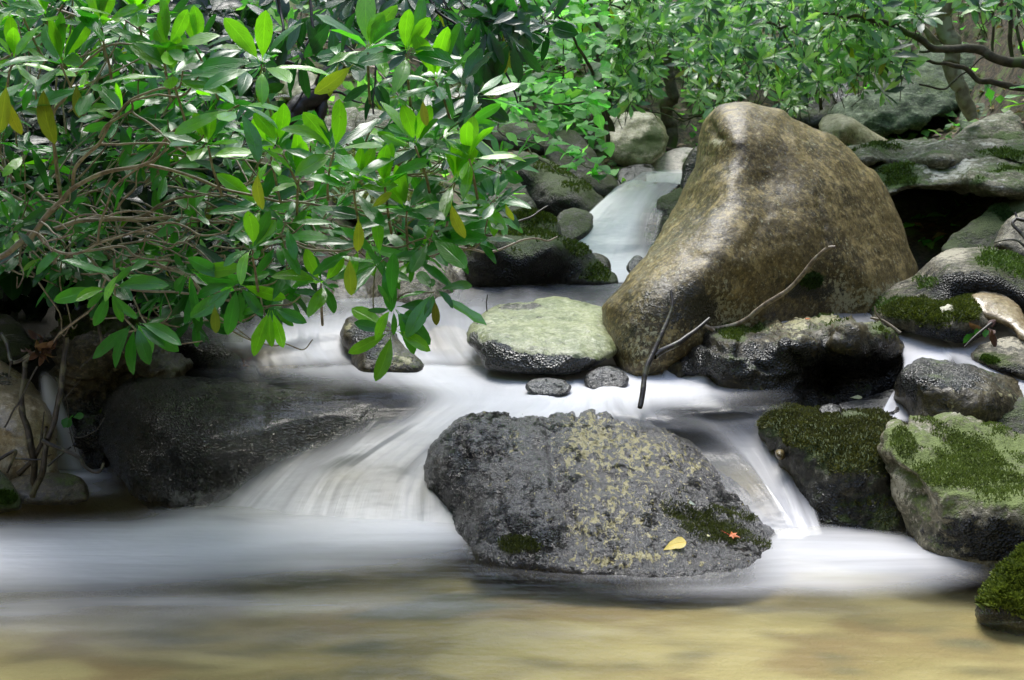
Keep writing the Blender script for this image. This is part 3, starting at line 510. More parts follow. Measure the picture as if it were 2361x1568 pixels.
rock('right', 'large right-hand boulder with a sloping bright green mossy top', '8', [(1042, 225), (1070, 195), (1105, 178), (1165, 182), (1250, 155), (1350, 135), (1460, 138), (1560, 170), (1700, 218), (1882, 262), (2080, 310), (2120, 1150), (1882, 1150), (1600, 1150), (1400, 1115), (1300, 1060), (1250, 960), (1195, 830), (1135, 710), (1085, 590), (1065, 490), (1020, 405), (1016, 300)],
     [(1045, 225, 4.2), (1250, 155, 4.35), (1460, 138, 4.4), (1882, 262, 4.35), (2080, 310, 4.35), (1100, 320, 4.08), (1400, 350, 4.12), (1800, 420, 4.08), (1120, 430, 3.98), (1300, 520, 3.86), (1600, 640, 3.78), (1882, 700, 3.72), (2080, 740, 3.72), (1200, 620, 3.92), (1400, 800, 3.78), (1800, 850, 3.70), (1250, 900, 3.86), (1400, 1080, 3.8), (1800, 1110, 3.72), (2080, 1100, 3.7), (1060, 500, 4.05)],
     MT['bright_mossy_stone'], sp=5, T=.5, B=.10, r=34, seed=5, amp=.026, cracks=[([(1050, 420), (1110, 470), (1180, 520), (1220, 640)], 8, .025), ([(1160, 200), (1190, 250), (1230, 290)], 7, .02), ([(1400, 300), (1470, 340), (1600, 360)], 7, .012)], fine=.003, ridge=.8, fr=1.2,
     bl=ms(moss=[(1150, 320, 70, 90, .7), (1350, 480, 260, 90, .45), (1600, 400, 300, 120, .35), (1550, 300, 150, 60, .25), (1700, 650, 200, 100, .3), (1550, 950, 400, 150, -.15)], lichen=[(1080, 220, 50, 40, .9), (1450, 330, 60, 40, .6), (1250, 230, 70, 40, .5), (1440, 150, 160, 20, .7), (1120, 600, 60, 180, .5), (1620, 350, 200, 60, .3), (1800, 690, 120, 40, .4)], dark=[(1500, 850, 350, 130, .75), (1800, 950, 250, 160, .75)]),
     moss=dict(n=15000, L=.007, up=.5, thr=.62, col=((.06, .09, .015), (.18, .25, .045))))
rock('corner', 'small shaggy moss covered rock at the bottom right corner', '8', [(1605, 1330), (1625, 1260), (1660, 1180), (1720, 1100), (1800, 1020), (1882, 950), (2080, 850), (2120, 1500), (1882, 1480), (1700, 1420), (1620, 1380)], (3.6, 3.36), MT['dark_mossy_stone'], sp=4.5, T=.3, B=.12, r=60, seed=6, amp=.02, fine=.005,
     bl=ms(moss=[(1850, 1150, 300, 130, .9)], dark=[(1750, 1350, 200, 40, .8)]), moss=dict(n=16000, L=.015, up=.4, thr=.2, col=((.05, .08, .008), (.20, .26, .03))))
rock('pale', 'flat topped stone covered in pale green lichen, mid stream', '5', [(1340, 770), (1370, 715), (1440, 650), (1500, 600), (1600, 580), (1780, 568), (1850, 540), (1920, 528), (2020, 533), (2150, 570), (2290, 603), (2420, 680), (2440, 850), (2300, 960), (2150, 1040), (2000, 1060), (1700, 1050), (1480, 1020), (1430, 940), (1390, 875), (1345, 830)],
     [(1345, 770, 5.35), (1500, 600, 5.75), (1780, 568, 5.82), (1950, 528, 5.9), (2290, 603, 5.75), (2420, 700, 5.6), (1420, 720, 5.38), (1500, 790, 5.16), (1650, 845, 5.08), (1800, 885, 5.04), (2100, 895, 5.02), (2300, 860, 5.15), (1800, 700, 5.38), (2100, 720, 5.38), (1450, 870, 5.12), (1500, 990, 5.05), (1750, 1010, 5.0), (2100, 1010, 5.0), (2350, 950, 5.1), (1360, 820, 5.25)],
     MT['pale_lichen_stone'], sp=5, T=.3, B=.06, r=16, seed=7, amp=.012, fine=.0018, ridge=.4,
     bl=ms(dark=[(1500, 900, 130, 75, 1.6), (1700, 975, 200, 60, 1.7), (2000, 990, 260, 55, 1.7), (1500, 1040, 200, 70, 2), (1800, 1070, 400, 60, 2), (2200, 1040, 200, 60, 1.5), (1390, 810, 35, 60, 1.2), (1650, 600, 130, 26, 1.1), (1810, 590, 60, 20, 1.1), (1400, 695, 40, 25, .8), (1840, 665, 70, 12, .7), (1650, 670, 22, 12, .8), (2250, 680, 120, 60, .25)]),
     moss=dict(n=300, L=.010, up=0, thr=9))
rock('mid', 'black and cream splotched stone wet by the cascade, left of the pale flat stone', '5', [(472, 765), (500, 700), (560, 650), (640, 628), (720, 640), (800, 720), (870, 840), (980, 925), (1040, 1000), (1000, 1060), (800, 1070), (620, 1060), (565, 985), (540, 890), (490, 840)], (5.55, 5.05), MT['undercut_stone'], sp=5, T=.3, B=.14, r=50, seed=8, amp=.02,
     bl=ms(dark=[(680, 760, 110, 90, 1.2), (700, 920, 60, 40, 1.0)], lichen=[(520, 730, 30, 30, 1.0), (760, 690, 50, 50, .9), (700, 880, 90, 20, 1.0), (780, 950, 80, 50, .8), (580, 900, 30, 30, .6), (900, 980, 60, 30, .6)]))
rock('tri', 'dark wedge shaped rock with a mossy top edge, below the waterfall', '5', [(1350, 205), (1420, 130), (1480, 75), (1560, 55), (1700, 65), (1860, 63), (1980, 105), (2100, 158), (2170, 205), (2220, 270), (2280, 330), (2361, 385), (2370, 450), (2200, 480), (1900, 480), (1600, 470), (1400, 450), (1355, 340), (1330, 265)],
     [(1350, 205, 6.7), (1560, 55, 6.9), (1860, 63, 6.95), (2170, 205, 6.8), (2361, 400, 6.7), (1500, 130, 6.5), (1900, 140, 6.5), (1600, 300, 6.55), (2000, 300, 6.6), (1400, 440, 6.6), (1900, 450, 6.65), (2300, 440, 6.65)],
     MT['dark_mossy_stone'], sp=6, T=.5, B=.12, r=30, seed=9, amp=.03, bl=ms(moss=[(1700, 80, 350, 30, .7), (2100, 180, 120, 50, .7), (2250, 330, 80, 70, .6), (1400, 180, 50, 60, .6)], dark=[(1750, 300, 400, 110, 1.2)]), moss=dict(n=3500, L=.014, up=.5, thr=.55, col=((.03, .06, .006), (.13, .19, .02))))
rock('trib', 'small dark tip of rock at the right foot of the wedge shaped rock', '6', [(60, 262), (110, 263), (150, 290), (158, 330), (150, 370), (100, 380), (60, 340)], (7.0, 6.9), MT['undercut_stone'], sp=5, seed=10, amp=.01, name='stone')
rock('tri2', 'small mossy rock sitting on top of the dark wedge shaped rock', '2', [(1415, 1425), (1480, 1370), (1560, 1330), (1640, 1318), (1740, 1352), (1792, 1400), (1800, 1465), (1780, 1540), (1500, 1540), (1420, 1500)], (7.3, 7.05), MT['dark_mossy_stone'], sp=6, seed=11, amp=.02, bl=ms(moss=[(1600, 1350, 200, 50, .8)]), moss=dict(n=1800, L=.013, up=.5, thr=.4, col=((.03, .06, .006), (.13, .18, .02))))
rock('tri3', 'plain grey rounded stone left of the foot of the waterfall', '2', [(1775, 1420), (1805, 1345), (1880, 1313), (1950, 1323), (2010, 1360), (2010, 1440), (1900, 1520), (1790, 1530)], (7.6, 7.3), MT['dark_mossy_stone'], sp=6, seed=12, amp=.012, bl=ms(lichen=[(1880, 1340, 80, 30, .4)], dark=[(1880, 1450, 100, 50, .4)]))
rock('diag', 'long slanting dark rock with moss and lichen flecks, left of the waterfall', '2', [(1425, 985), (1480, 945), (1540, 940), (1600, 955), (1750, 1010), (1850, 1085), (1950, 1155), (2035, 1230), (2090, 1305), (2050, 1370), (1850, 1400), (1680, 1380), (1580, 1250), (1480, 1110)],
     [(1480, 940, 8.6), (1850, 1085, 8.3), (2090, 1305, 7.9), (1560, 1020, 8.2), (1850, 1200, 7.85), (1560, 1200, 8.1), (1750, 1370, 7.9), (2040, 1360, 7.75)], MT['dark_mossy_stone'], sp=6, T=.6, seed=13, amp=.04, bl=ms(moss=[(1800, 1060, 200, 50, .6), (1950, 1170, 120, 40, .7)], dark=[(1700, 1300, 200, 70, .8), (1550, 1150, 70, 90, .6)], lichen=[(1650, 1030, 90, 30, .5)]), moss=dict(n=1500, L=.014, up=.5, thr=.6))
rock('arch', 'arched grey brown rock rising behind the long slanting rock', '2', [(1700, 900), (1750, 850), (1830, 822), (1920, 848), (1990, 920), (2045, 1010), (2090, 1090), (2180, 1170), (2100, 1250), (1950, 1200), (1800, 1100), (1720, 1010)], (8.9, 8.5), MT['dark_mossy_stone'], sp=6, T=.6, seed=14, amp=.03, bl=ms(lichen=[(1850, 870, 120, 50, .4)], moss=[(1780, 860, 60, 30, .4)]))
rock('stack1', 'mossy upright rock above the rounded brown one, below the dark trunk', 'F', [(1500, 500), (1640, 440), (1760, 450), (1810, 560), (1800, 700), (1740, 830), (1640, 860), (1560, 780), (1480, 640)], (8.9, 8.8), MT['dark_mossy_stone'], sp=6, T=.5, seed=15, amp=.03)
rock('stack2', 'rounded brown stone wedged in the dark gap beside the waterfall', 'F', [(1800, 760), (1860, 700), (1960, 690), (2040, 740), (2070, 830), (2040, 930), (1950, 980), (1860, 940), (1820, 850)], (8.75, 8.7), MT['undercut_stone'], sp=6, T=.4, seed=16, amp=.012)
rock('stack3', 'narrow dark rock under the rounded brown stone', 'F', [(1740, 860), (1800, 830), (1880, 960), (1980, 1080), (1960, 1200), (1850, 1220), (1760, 1050)], (8.6, 8.4), MT['dark_mossy_stone'], sp=6, T=.4, seed=17, amp=.02)
rock('fern', 'dark craggy moss clad rock behind the pale veined boulder', 'F', [(1870, 470), (1960, 450), (2080, 520), (2160, 620), (2190, 720), (2260, 800), (2230, 900), (2120, 960), (2000, 960), (1900, 800), (1850, 600)], (9.3, 9.1), MT['dark_mossy_stone'], sp=6, T=.5, seed=18, amp=.05)
rock('veined', 'pale cream boulder with green mossy veins behind the waterfall', 'U', [(1400, 275), (1415, 264), (1445, 260), (1480, 262), (1515, 280), (1533, 308), (1532, 345), (1505, 372), (1470, 382), (1430, 370), (1405, 330)], (9.3, 8.9), MT['cream_stone'], sp=5, T=.6, seed=19, amp=.04, bl=ms(moss=[(1510, 310, 26, 40, .9), (1480, 330, 40, 20, .7), (1450, 350, 40, 20, .8)], dark=[(1480, 362, 50, 20, .6)]))
rock('pinkish', 'pinkish white stone at the head of the waterfall', 'U', [(1490, 392), (1505, 372), (1530, 355), (1560, 345), (1590, 343), (1612, 352), (1610, 400), (1560, 420), (1500, 415)], (9.4, 9.0), MT['pink_stone'], sp=5, seed=20, amp=.015, bl=ms(moss=[(1585, 375, 14, 20, .9)]))
rock('shoulder', 'dark upright rock squeezed behind the left shoulder of the tall boulder', 'U', [(1571, 425), (1580, 380), (1598, 350), (1625, 340), (1640, 420), (1600, 470), (1572, 450)], (7.9, 7.7), MT['undercut_stone'], sp=5, seed=21, amp=.02, bl=ms(dark=[(1600, 410, 40, 50, .5)]))
rock('lip', 'wet dark stone splitting the water above the fall', 'U', [(1425, 400), (1440, 385), (1475, 378), (1503, 382), (1514, 398), (1510, 425), (1470, 440), (1430, 425)], (8.9, 8.6), MT['dark_wet_stone'], sp=4, seed=22, amp=.015)
rock('lip2', 'tiny dark stone at the left end of the fall head', 'U', [(1396, 432), (1405, 420), (1430, 416), (1446, 424), (1440, 445), (1405, 450)], (8.9, 8.7), MT['dark_wet_stone'], sp=4, seed=23, amp=.01, name='stone')
rock('lip3', 'water washed tan stone under the head of the fall', 'U', [(1425, 440), (1450, 422), (1490, 418), (1540, 425), (1550, 460), (1500, 490), (1430, 480)], (8.5, 8.2), MT['tan_stone'], sp=4, seed=24, amp=.01, bl=ms(dark=[(1450, 455, 60, 20, .8)]))
rock('spur', 'mossy black spur dividing the fall from the tall boulder', 'U', [(1515, 465), (1530, 448), (1570, 432), (1600, 430), (1600, 480), (1560, 560), (1500, 610), (1480, 600), (1510, 540)], (7.75, 7.3), MT['dark_mossy_stone'], sp=5, T=.4, seed=25, amp=.03, bl=ms(moss=[(1560, 445, 50, 16, .6)], dark=[(1530, 530, 50, 60, .6)]))
rock('black', 'little black wet stone in the spray at the foot of the fall', '6', [(252, 350), (260, 310), (290, 280), (315, 275), (335, 300), (330, 350), (290, 380)], (6.6, 6.5), MT['dark_wet_stone'], sp=4, seed=26, amp=.01, name='stone')
for q_, (cx_, cy_, rx_, ry_, lab, yy) in enumerate([(1265, 893, 52, 22, 'smaller of two dark domes just breaking the white water, farther left', 4.86), (1397, 878, 52, 34, 'larger dark wet dome in white water at the tip of the tall boulder', 4.98)]):
    rock('dome%d' % q_, lab, 'U', [(cx_ + rx_ * math.cos(t), cy_ + ry_ * math.sin(t)) for t in np.arange(0, 6.2, .6)], (yy, yy - .1), MT['dark_wet_stone'], sp=4, T=.15, seed=30 + q_, amp=.006, name='stone')
# right bank
rock('swan', 'long curving grey rock with green moss on its hump, right of the tall boulder', '6', [(1475, 640), (1500, 580), (1560, 510), (1650, 450), (1760, 408), (1830, 350), (1870, 290), (1930, 250), (1990, 234), (2060, 236), (2150, 240), (2280, 270), (2361, 300), (2520, 350), (2540, 560), (2300, 620), (2100, 640), (1800, 640), (1600, 660)],
     [(1500, 590, 5.75), (1760, 410, 5.85), (1990, 234, 5.95), (2361, 300, 5.95), (2520, 360, 5.95), (1700, 500, 5.6), (1950, 340, 5.6), (2200, 380, 5.5), (2450, 430, 5.5), (2100, 500, 5.55), (1600, 600, 5.55), (2300, 600, 5.55)], MT['mossy_stone'], sp=5.5, T=.5, B=.12, r=40, seed=40, amp=.02,
     bl=ms(moss=[(2200, 300, 170, 50, .9), (2380, 350, 140, 60, 1.1), (1850, 420, 90, 40, .6), (1640, 540, 120, 60, .8), (1990, 290, 120, 30, -.5)], lichen=[(1960, 270, 110, 40, .8), (1800, 400, 90, 24, .9), (2200, 250, 150, 12, .6)], dark=[(2200, 470, 340, 90, 1.1), (1700, 540, 200, 50, .5), (1950, 420, 150, 60, .6)]), moss=dict(n=4000, L=.012, up=.3, thr=.62, col=((.04, .08, .01), (.13, .23, .03))))
rock('mossback', 'low rock furred with olive moss, a pale fallen leaf on it, right edge', '6', [(1590, 590), (1650, 540), (1800, 500), (1950, 472), (2080, 458), (2180, 470), (2230, 560), (2200, 640), (2150, 680), (2080, 720), (1950, 720), (1800, 690), (1660, 640)],
     [(1600, 580, 5.5), (1950, 472, 5.65), (2180, 470, 5.65), (1800, 560, 5.3), (2050, 560, 5.25), (1750, 660, 5.3), (2050, 700, 5.2)], MT['mossy_stone'], sp=5, T=.35, seed=41, amp=.02, bl=ms(moss=[(1800, 560, 230, 70, 1.1), (2050, 560, 100, 50, .6)], lichen=[(1950, 485, 180, 14, .8), (1750, 525, 40, 10, .7), (1800, 595, 20, 10, .7)], dark=[(1900, 690, 250, 40, .8)]), moss=dict(n=8000, L=.012, up=.35, thr=.35, col=((.04, .06, .008), (.14, .18, .02))))
rock('tanflat', 'smooth wet tan stone leaning on the olive moss covered rock', '6', [(2078, 500), (2110, 475), (2160, 465), (2230, 472), (2310, 520), (2365, 590), (2420, 720), (2361, 730), (2290, 660), (2200, 618), (2120, 590)], (5.45, 5.1), MT['wet_tan_stone'], sp=5, T=.15, B=.06, r=26, seed=42, amp=.008)
rock('rim', 'pale topped rounded rock with moss skirt at the right edge', '6', [(2082, 795), (2150, 748), (2280, 713), (2361, 708), (2540, 730), (2540, 940), (2361, 910), (2200, 865), (2120, 830)], (5.2, 4.85), MT['mossy_stone'], sp=5, T=.35, seed=43, amp=.015, bl=ms(moss=[(2200, 830, 120, 50, .7), (2280, 750, 150, 30, -.9)], lichen=[(2300, 745, 150, 24, .8)], dark=[(2300, 880, 140, 30, .6)]), moss=dict(n=3000, L=.011, up=.1, thr=.5, col=((.03, .06, .008), (.10, .19, .02))))
rock('wetright', 'black glistening rock with an ochre face, thin water running over it', '6', [(1685, 965), (1720, 870), (1770, 818), (1830, 800), (1950, 810), (2100, 850), (2250, 895), (2361, 930), (2520, 960), (2540, 1100), (2300, 1150), (2000, 1220), (1850, 1220), (1760, 1190), (1740, 1090), (1690, 1030)],
     [(1770, 818, 4.95), (1950, 810, 5.0), (2361, 930, 4.95), (2520, 960, 4.95), (1800, 880, 4.76), (2000, 880, 4.74), (2250, 970, 4.7), (1750, 1000, 4.72), (1950, 1080, 4.62), (2250, 1080, 4.62), (1850, 1200, 4.6)], MT['undercut_stone'], sp=5, T=.35, B=.1, seed=44, amp=.02, fine=.003, bl=ms(dark=[(1900, 850, 200, 50, 1.0), (1740, 930, 50, 100, .9), (2000, 930, 120, 50, .8)], lichen=[(2250, 1000, 160, 40, .4), (1980, 1080, 50, 50, .5)]))
rock('lowright', 'squat black rock with a wet grey top, between chute and mossy boulder', '6', [(2015, 1115), (2045, 1070), (2130, 1030), (2250, 1018), (2361, 1030), (2540, 1060), (2540, 1300), (2361, 1290), (2200, 1260), (2060, 1200)], (4.72, 4.5), MT['dark_mossy_stone'], sp=5, T=.3, seed=45, amp=.02, bl=ms(lichen=[(2200, 1035, 180, 18, .7)], dark=[(2200, 1120, 250, 60, .7)]))
rock('nook', 'half hidden black wet stone under the broad undercut rock', '6', [(1275, 1095), (1290, 1075), (1330, 1068), (1370, 1075), (1385, 1095), (1380, 1120), (1290, 1120)], (4.7, 4.62), MT['dark_wet_stone'], sp=4, seed=46, amp=.008, name='stone')
rock('floorright', 'low dark wet slab behind the domed mossy boulder', '6', [(1380, 1060), (1500, 1030), (1600, 1000), (1680, 990), (1700, 1100), (1560, 1140), (1400, 1120)], (4.95, 4.7), MT['dark_wet_stone'], sp=5, seed=47, amp=.008)
rock('upper', 'upper layer of a long stratified pale grey ledge, right bank', '3', [(1200, 960), (1290, 935), (1400, 920), (1540, 908), (1700, 893), (1900, 893), (2150, 890), (2361, 885), (2560, 880), (2560, 1060), (2350, 1040), (2250, 1010), (2050, 1005), (1900, 1030), (1700, 1035), (1560, 1040), (1480, 1015), (1300, 1030), (1200, 1010)],
     [(1200, 950, 7.7), (1700, 893, 7.9), (2560, 880, 7.9), (1400, 980, 7.4), (1800, 970, 7.35), (2300, 960, 7.35), (2560, 980, 7.35), (1560, 1030, 7.4), (2050, 1003, 7.4), (2560, 1060, 7.4)], MT['grey_ledge_stone'], sp=5, T=1.2, B=.06, r=14, seed=48, amp=.03, ridge=1.0, bl=ms(moss=[(2250, 970, 150, 40, .7), (1500, 930, 120, 20, .3)], lichen=[(1700, 915, 400, 14, .4)]), moss=dict(n=2500, L=.014, up=.4, thr=.6, col=((.04, .08, .01), (.13, .22, .03))))
rock('lower', 'thick overhanging lower ledge above the dark cave, right bank', '3', [(1330, 1060), (1400, 1030), (1520, 1015), (1700, 1020), (2050, 995), (2361, 1000), (2560, 1010), (2560, 1270), (2361, 1245), (2200, 1240), (2050, 1225), (1900, 1205), (1700, 1190), (1620, 1195), (1560, 1225), (1500, 1245), (1450, 1180), (1380, 1100)],
     [(1400, 1030, 7.5), (2050, 995, 7.55), (2560, 1010, 7.55), (1500, 1130, 7.2), (1800, 1100, 7.1), (2050, 1030, 7.15), (2300, 1100, 6.95), (2560, 1100, 6.95), (1600, 1200, 7.1), (2000, 1215, 7.0), (2500, 1260, 6.95)], MT['grey_ledge_stone'], sp=5, T=1.6, B=.10, r=20, seed=49, amp=.035, ridge=.9,
     bl=ms(moss=[(1560, 1090, 120, 60, .8), (1650, 1150, 60, 30, .5), (2080, 1140, 60, 30, .7), (2300, 1060, 200, 30, .6)], lichen=[(1850, 1080, 200, 40, .5), (1950, 1040, 150, 30, .5), (1620, 1200, 60, 10, .9)], dark=[(2150, 1215, 300, 30, .5)]), moss=dict(n=3000, L=.014, up=.3, thr=.62, col=((.04, .08, .01), (.13, .22, .03))))
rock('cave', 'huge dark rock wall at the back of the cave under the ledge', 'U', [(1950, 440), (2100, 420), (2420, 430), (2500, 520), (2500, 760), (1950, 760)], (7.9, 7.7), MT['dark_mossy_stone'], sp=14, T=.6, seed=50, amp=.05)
rock('slant', 'sloping dark green mossed rock rising into the right side of the cave', 'G', [(1000, 690), (1080, 600), (1250, 440), (1450, 310), (1650, 170), (1850, 120), (2100, 40), (2200, 400), (2100, 900), (1700, 900), (1300, 850), (1050, 800)], (6.9, 6.5), MT['dark_mossy_stone'], sp=6, T=.6, B=.1, seed=51, amp=.03, bl=ms(moss=[(1750, 300, 250, 180, .6)], dark=[(1300, 600, 200, 100, .5)]), moss=dict(n=1800, L=.012, up=.3, thr=.6, col=((.02, .06, .01), (.06, .14, .03))))
rock('twigrock', 'grey brown rock with a forked twig on it, above the curving rock', 'G', [(1620, 640), (1680, 560), (1760, 400), (1850, 330), (2000, 290), (2200, 280), (2250, 900), (1960, 860), (1750, 750), (1620, 700)], (6.35, 6.1), MT['mossy_stone'], sp=6, T=.5, B=.1, seed=52, amp=.02, bl=ms(moss=[(1720, 470, 60, 100, .7), (1900, 500, 200, 200, -.8)], lichen=[(1850, 360, 90, 30, .6)]))
rock('slab', 'great tilted greenish slab with parallel cracks on the right slope', '3', [(1150, 720), (1240, 660), (1400, 555), (1500, 480), (1600, 400), (1750, 320), (1900, 262), (2050, 200), (2200, 160), (2400, 120), (2600, 100), (2600, 420), (2300, 560), (2150, 600), (1960, 680), (1850, 730), (1700, 792), (1500, 866), (1350, 840), (1250, 790)],
     [(1240, 660, 9.6), (1600, 400, 9.9), (2200, 160, 10.2), (2600, 100, 10.2), (1500, 650, 9.2), (1900, 480, 9.4), (2300, 330, 9.6), (1500, 866, 9.0), (1960, 680, 9.1), (2500, 450, 9.4)], MT['green_slab_stone'], sp=6, T=1.0, B=.1, r=20, seed=53, amp=.05, ridge=1.2, bl=ms(moss=[(1800, 560, 200, 80, .4)], lichen=[(1950, 290, 180, 30, .5)]), fr=.8)
rock('capstone', 'cream topped wedge of rock with a brown face, on the ledge behind the tall boulder', '3', [(1068, 795), (1085, 755), (1120, 725), (1190, 714), (1230, 722), (1300, 760), (1400, 825), (1480, 870), (1552, 912), (1560, 970), (1400, 990), (1240, 990), (1120, 900)],
     [(1070, 795, 8.3), (1190, 714, 8.5), (1552, 912, 8.4), (1130, 830, 8.15), (1230, 790, 8.1), (1330, 820, 8.2), (1450, 900, 8.2), (1250, 930, 8.1), (1400, 980, 8.15)], MT['cream_stone'], sp=4, T=.4, B=.05, r=12, seed=54, amp=.012, bl=ms(lichen=[(1250, 900, 100, 50, -1)], moss=[(1350, 800, 150, 20, .3)]))
rock('bank1', 'grey green rounded rock below the leaning pale trunk', '3', [(1945, 740), (1960, 700), (2050, 655), (2150, 640), (2300, 600), (2500, 560), (2500, 860), (2100, 860), (1960, 820)], (8.9, 8.4), MT['green_slab_stone'], sp=6, T=.6, seed=55, amp=.03)
rock('bank2', 'sloping pale lichened rock resting on the grey ledge at the right edge', '3', [(1885, 900), (1950, 850), (2050, 780), (2150, 730), (2280, 695), (2400, 680), (2600, 660), (2600, 930), (2200, 930), (1950, 930)], (8.2, 7.8), MT['grey_ledge_stone'], sp=6, T=.5, seed=56, amp=.03, bl=ms(moss=[(2250, 870, 200, 30, .5)]))
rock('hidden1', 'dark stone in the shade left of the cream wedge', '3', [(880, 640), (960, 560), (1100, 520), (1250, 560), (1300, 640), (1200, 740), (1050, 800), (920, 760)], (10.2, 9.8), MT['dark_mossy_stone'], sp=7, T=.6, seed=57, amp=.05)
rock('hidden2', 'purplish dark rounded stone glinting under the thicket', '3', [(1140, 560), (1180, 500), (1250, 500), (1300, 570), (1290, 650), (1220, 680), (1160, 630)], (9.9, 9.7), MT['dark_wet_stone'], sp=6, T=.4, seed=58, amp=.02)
# left side
rock('leftdark', 'large black glistening boulder with water sliding over its right side', '4', [(495, 1130), (515, 1040), (535, 975), (580, 912), (660, 868), (760, 850), (870, 853), (1000, 880), (1250, 905), (1500, 930), (1800, 975), (1960, 1030), (1850, 1150), (1600, 1300), (1350, 1420), (1250, 1560), (1100, 1620), (800, 1560), (660, 1450), (590, 1360), (545, 1275), (505, 1200)],
     [(520, 1050, 4.85), (660, 868, 5.05), (870, 853, 5.1), (1250, 905, 5.0), (1900, 1000, 4.98), (620, 1000, 4.68), (800, 950, 4.66), (1100, 1000, 4.74), (1450, 1060, 4.82), (560, 1200, 4.62), (750, 1150, 4.44), (1000, 1150, 4.50), (1250, 1200, 4.56), (750, 1350, 4.36), (950, 1420, 4.36), (1150, 1400, 4.46), (900, 1560, 4.25)],
     MT['dark_wet_stone'], sp=5, T=.4, B=.14, r=50, seed=60, amp=.016, fine=.004, bl=ms(dark=[(700, 1150, 350, 300, .6), (1200, 1080, 700, 260, .8)], lichen=[(530, 1140, 40, 50, .6), (1100, 930, 160, 24, .8), (1350, 970, 200, 24, .7)], moss=[(560, 1160, 50, 40, .5), (1150, 930, 260, 30, .8), (1500, 980, 250, 40, .7)]))
rock('leftcrag', 'craggy brown and green rock under the hanging rhododendron sprig', '4', [(325, 700), (345, 640), (430, 603), (500, 605), (560, 582), (640, 600), (720, 640), (800, 700), (880, 760), (945, 815), (950, 870), (860, 940), (660, 960), (600, 1100), (560, 1300), (480, 1400), (400, 1300), (350, 1150), (325, 950)],
     [(340, 650, 5.2), (560, 582, 5.3), (800, 700, 5.2), (945, 830, 5.15), (400, 720, 4.98), (600, 700, 4.96), (800, 800, 4.98), (400, 950, 4.9), (600, 880, 4.98), (450, 1200, 4.8), (400, 1300, 4.8)], MT['undercut_stone'], sp=5, T=.5, seed=61, amp=.045, ridge=1.2, fr=1.5, bl=ms(moss=[(380, 650, 60, 50, .5), (600, 650, 120, 40, .5), (650, 780, 80, 30, .3)], lichen=[(480, 650, 30, 80, .6), (560, 740, 60, 30, .5), (640, 820, 60, 20, .4)], dark=[(450, 1150, 200, 200, .8)]), moss=dict(n=3500, L=.010, up=.25, thr=.5))
rock('leftflat', 'long low dark rock with a pale wet top edge, left of the cascades', '4', [(670, 600), (720, 575), (860, 567), (950, 578), (1050, 600), (1150, 640), (1210, 668), (1258, 700), (1262, 790), (1235, 850), (1100, 860), (940, 830), (840, 760), (740, 680)], [(700, 590, 5.75), (860, 567, 5.8), (1150, 640, 5.7), (1258, 700, 5.6), (900, 640, 5.5), (1150, 700, 5.45), (900, 780, 5.45), (1150, 830, 5.35)], MT['undercut_stone'], sp=5, T=.35, B=.07, r=20, seed=62, amp=.02,
     bl=ms(lichen=[(950, 590, 250, 14, .9), (1180, 665, 80, 14, .8)], dark=[(1000, 740, 250, 70, .9)], moss=[(900, 640, 150, 30, .3)]))
rock('leftpale', 'pale ochre water stained boulder behind the dead branches at the left edge', '4', [(-150, 830), (-60, 815), (0, 800), (60, 845), (150, 905), (230, 985), (262, 1100), (280, 1300), (270, 1440), (60, 1450), (-150, 1450)], [(-100, 820, 5.0), (60, 850, 4.95), (230, 985, 4.85), (0, 1000, 4.72), (150, 1100, 4.66), (0, 1250, 4.6), (200, 1350, 4.58), (-100, 1350, 4.6)], MT['wet_tan_stone'], sp=5, T=.4, seed=63, amp=.02, bl=ms(dark=[(0, 880, 200, 60, .9), (40, 1000, 60, 60, .6)]))
rock('leftlow', 'long low brown wet stone where the dead branches meet the pool', '4', [(45, 1425), (80, 1395), (160, 1378), (300, 1366), (380, 1375), (420, 1400), (442, 1440), (440, 1510), (200, 1530), (50, 1500)], (4.52, 4.38), MT['undercut_stone'], sp=4, T=.2, seed=64, amp=.008, bl=ms(moss=[(350, 1400, 80, 30, .4)]), name='stone')
rock('leftcorner', 'mossy brown rock tip at the left edge beside the low brown stone', '4', [(-120, 1330), (-20, 1345), (30, 1390), (80, 1450), (112, 1515), (90, 1560), (-120, 1560)], (4.45, 4.3), MT['dark_mossy_stone'], sp=4, T=.25, seed=65, amp=.012, bl=ms(moss=[(30, 1500, 60, 40, .6)]), moss=dict(n=1200, L=.01, up=.2, thr=.4, col=((.03, .07, .008), (.08, .16, .02))))
rock('leftmoss', 'broad rounded moss filmed rock by the still water, left edge', '4', [(-150, 565), (-60, 560), (40, 580), (110, 640), (165, 710), (170, 780), (60, 820), (-150, 820)], (5.5, 5.2), MT['dark_mossy_stone'], sp=6, T=.4, seed=66, amp=.02, bl=ms(moss=[(60, 680, 120, 60, .3)]))
rock('back1', 'dark rounded boulder behind the still water at the far left', '4', [(-120, 430), (0, 438), (50, 468), (82, 530), (78, 600), (-120, 600)], (6.2, 6.0), MT['dark_mossy_stone'], sp=6, seed=67, amp=.02)
rock('back2', 'flat grey brown boulder beyond the still water', '4', [(40, 490), (90, 455), (150, 458), (200, 505), (225, 560), (190, 590), (80, 590)], (6.5, 6.35), MT['undercut_stone'], sp=5, seed=68, amp=.015)
rock('back3', 'small upright grey stone beyond the still water', '4', [(285, 520), (300, 490), (335, 472), (375, 510), (400, 555), (395, 590), (290, 590)], (6.4, 6.3), MT['undercut_stone'], sp=5, seed=69, amp=.01, name='stone')
rock('back4', 'pebble sized pale stone between the two boulders beyond the still water', '4', [(188, 475), (220, 452), (248, 470), (252, 505), (225, 520), (195, 505)], (6.8, 6.7), MT['undercut_stone'], sp=4, seed=70, amp=.008, name='stone')
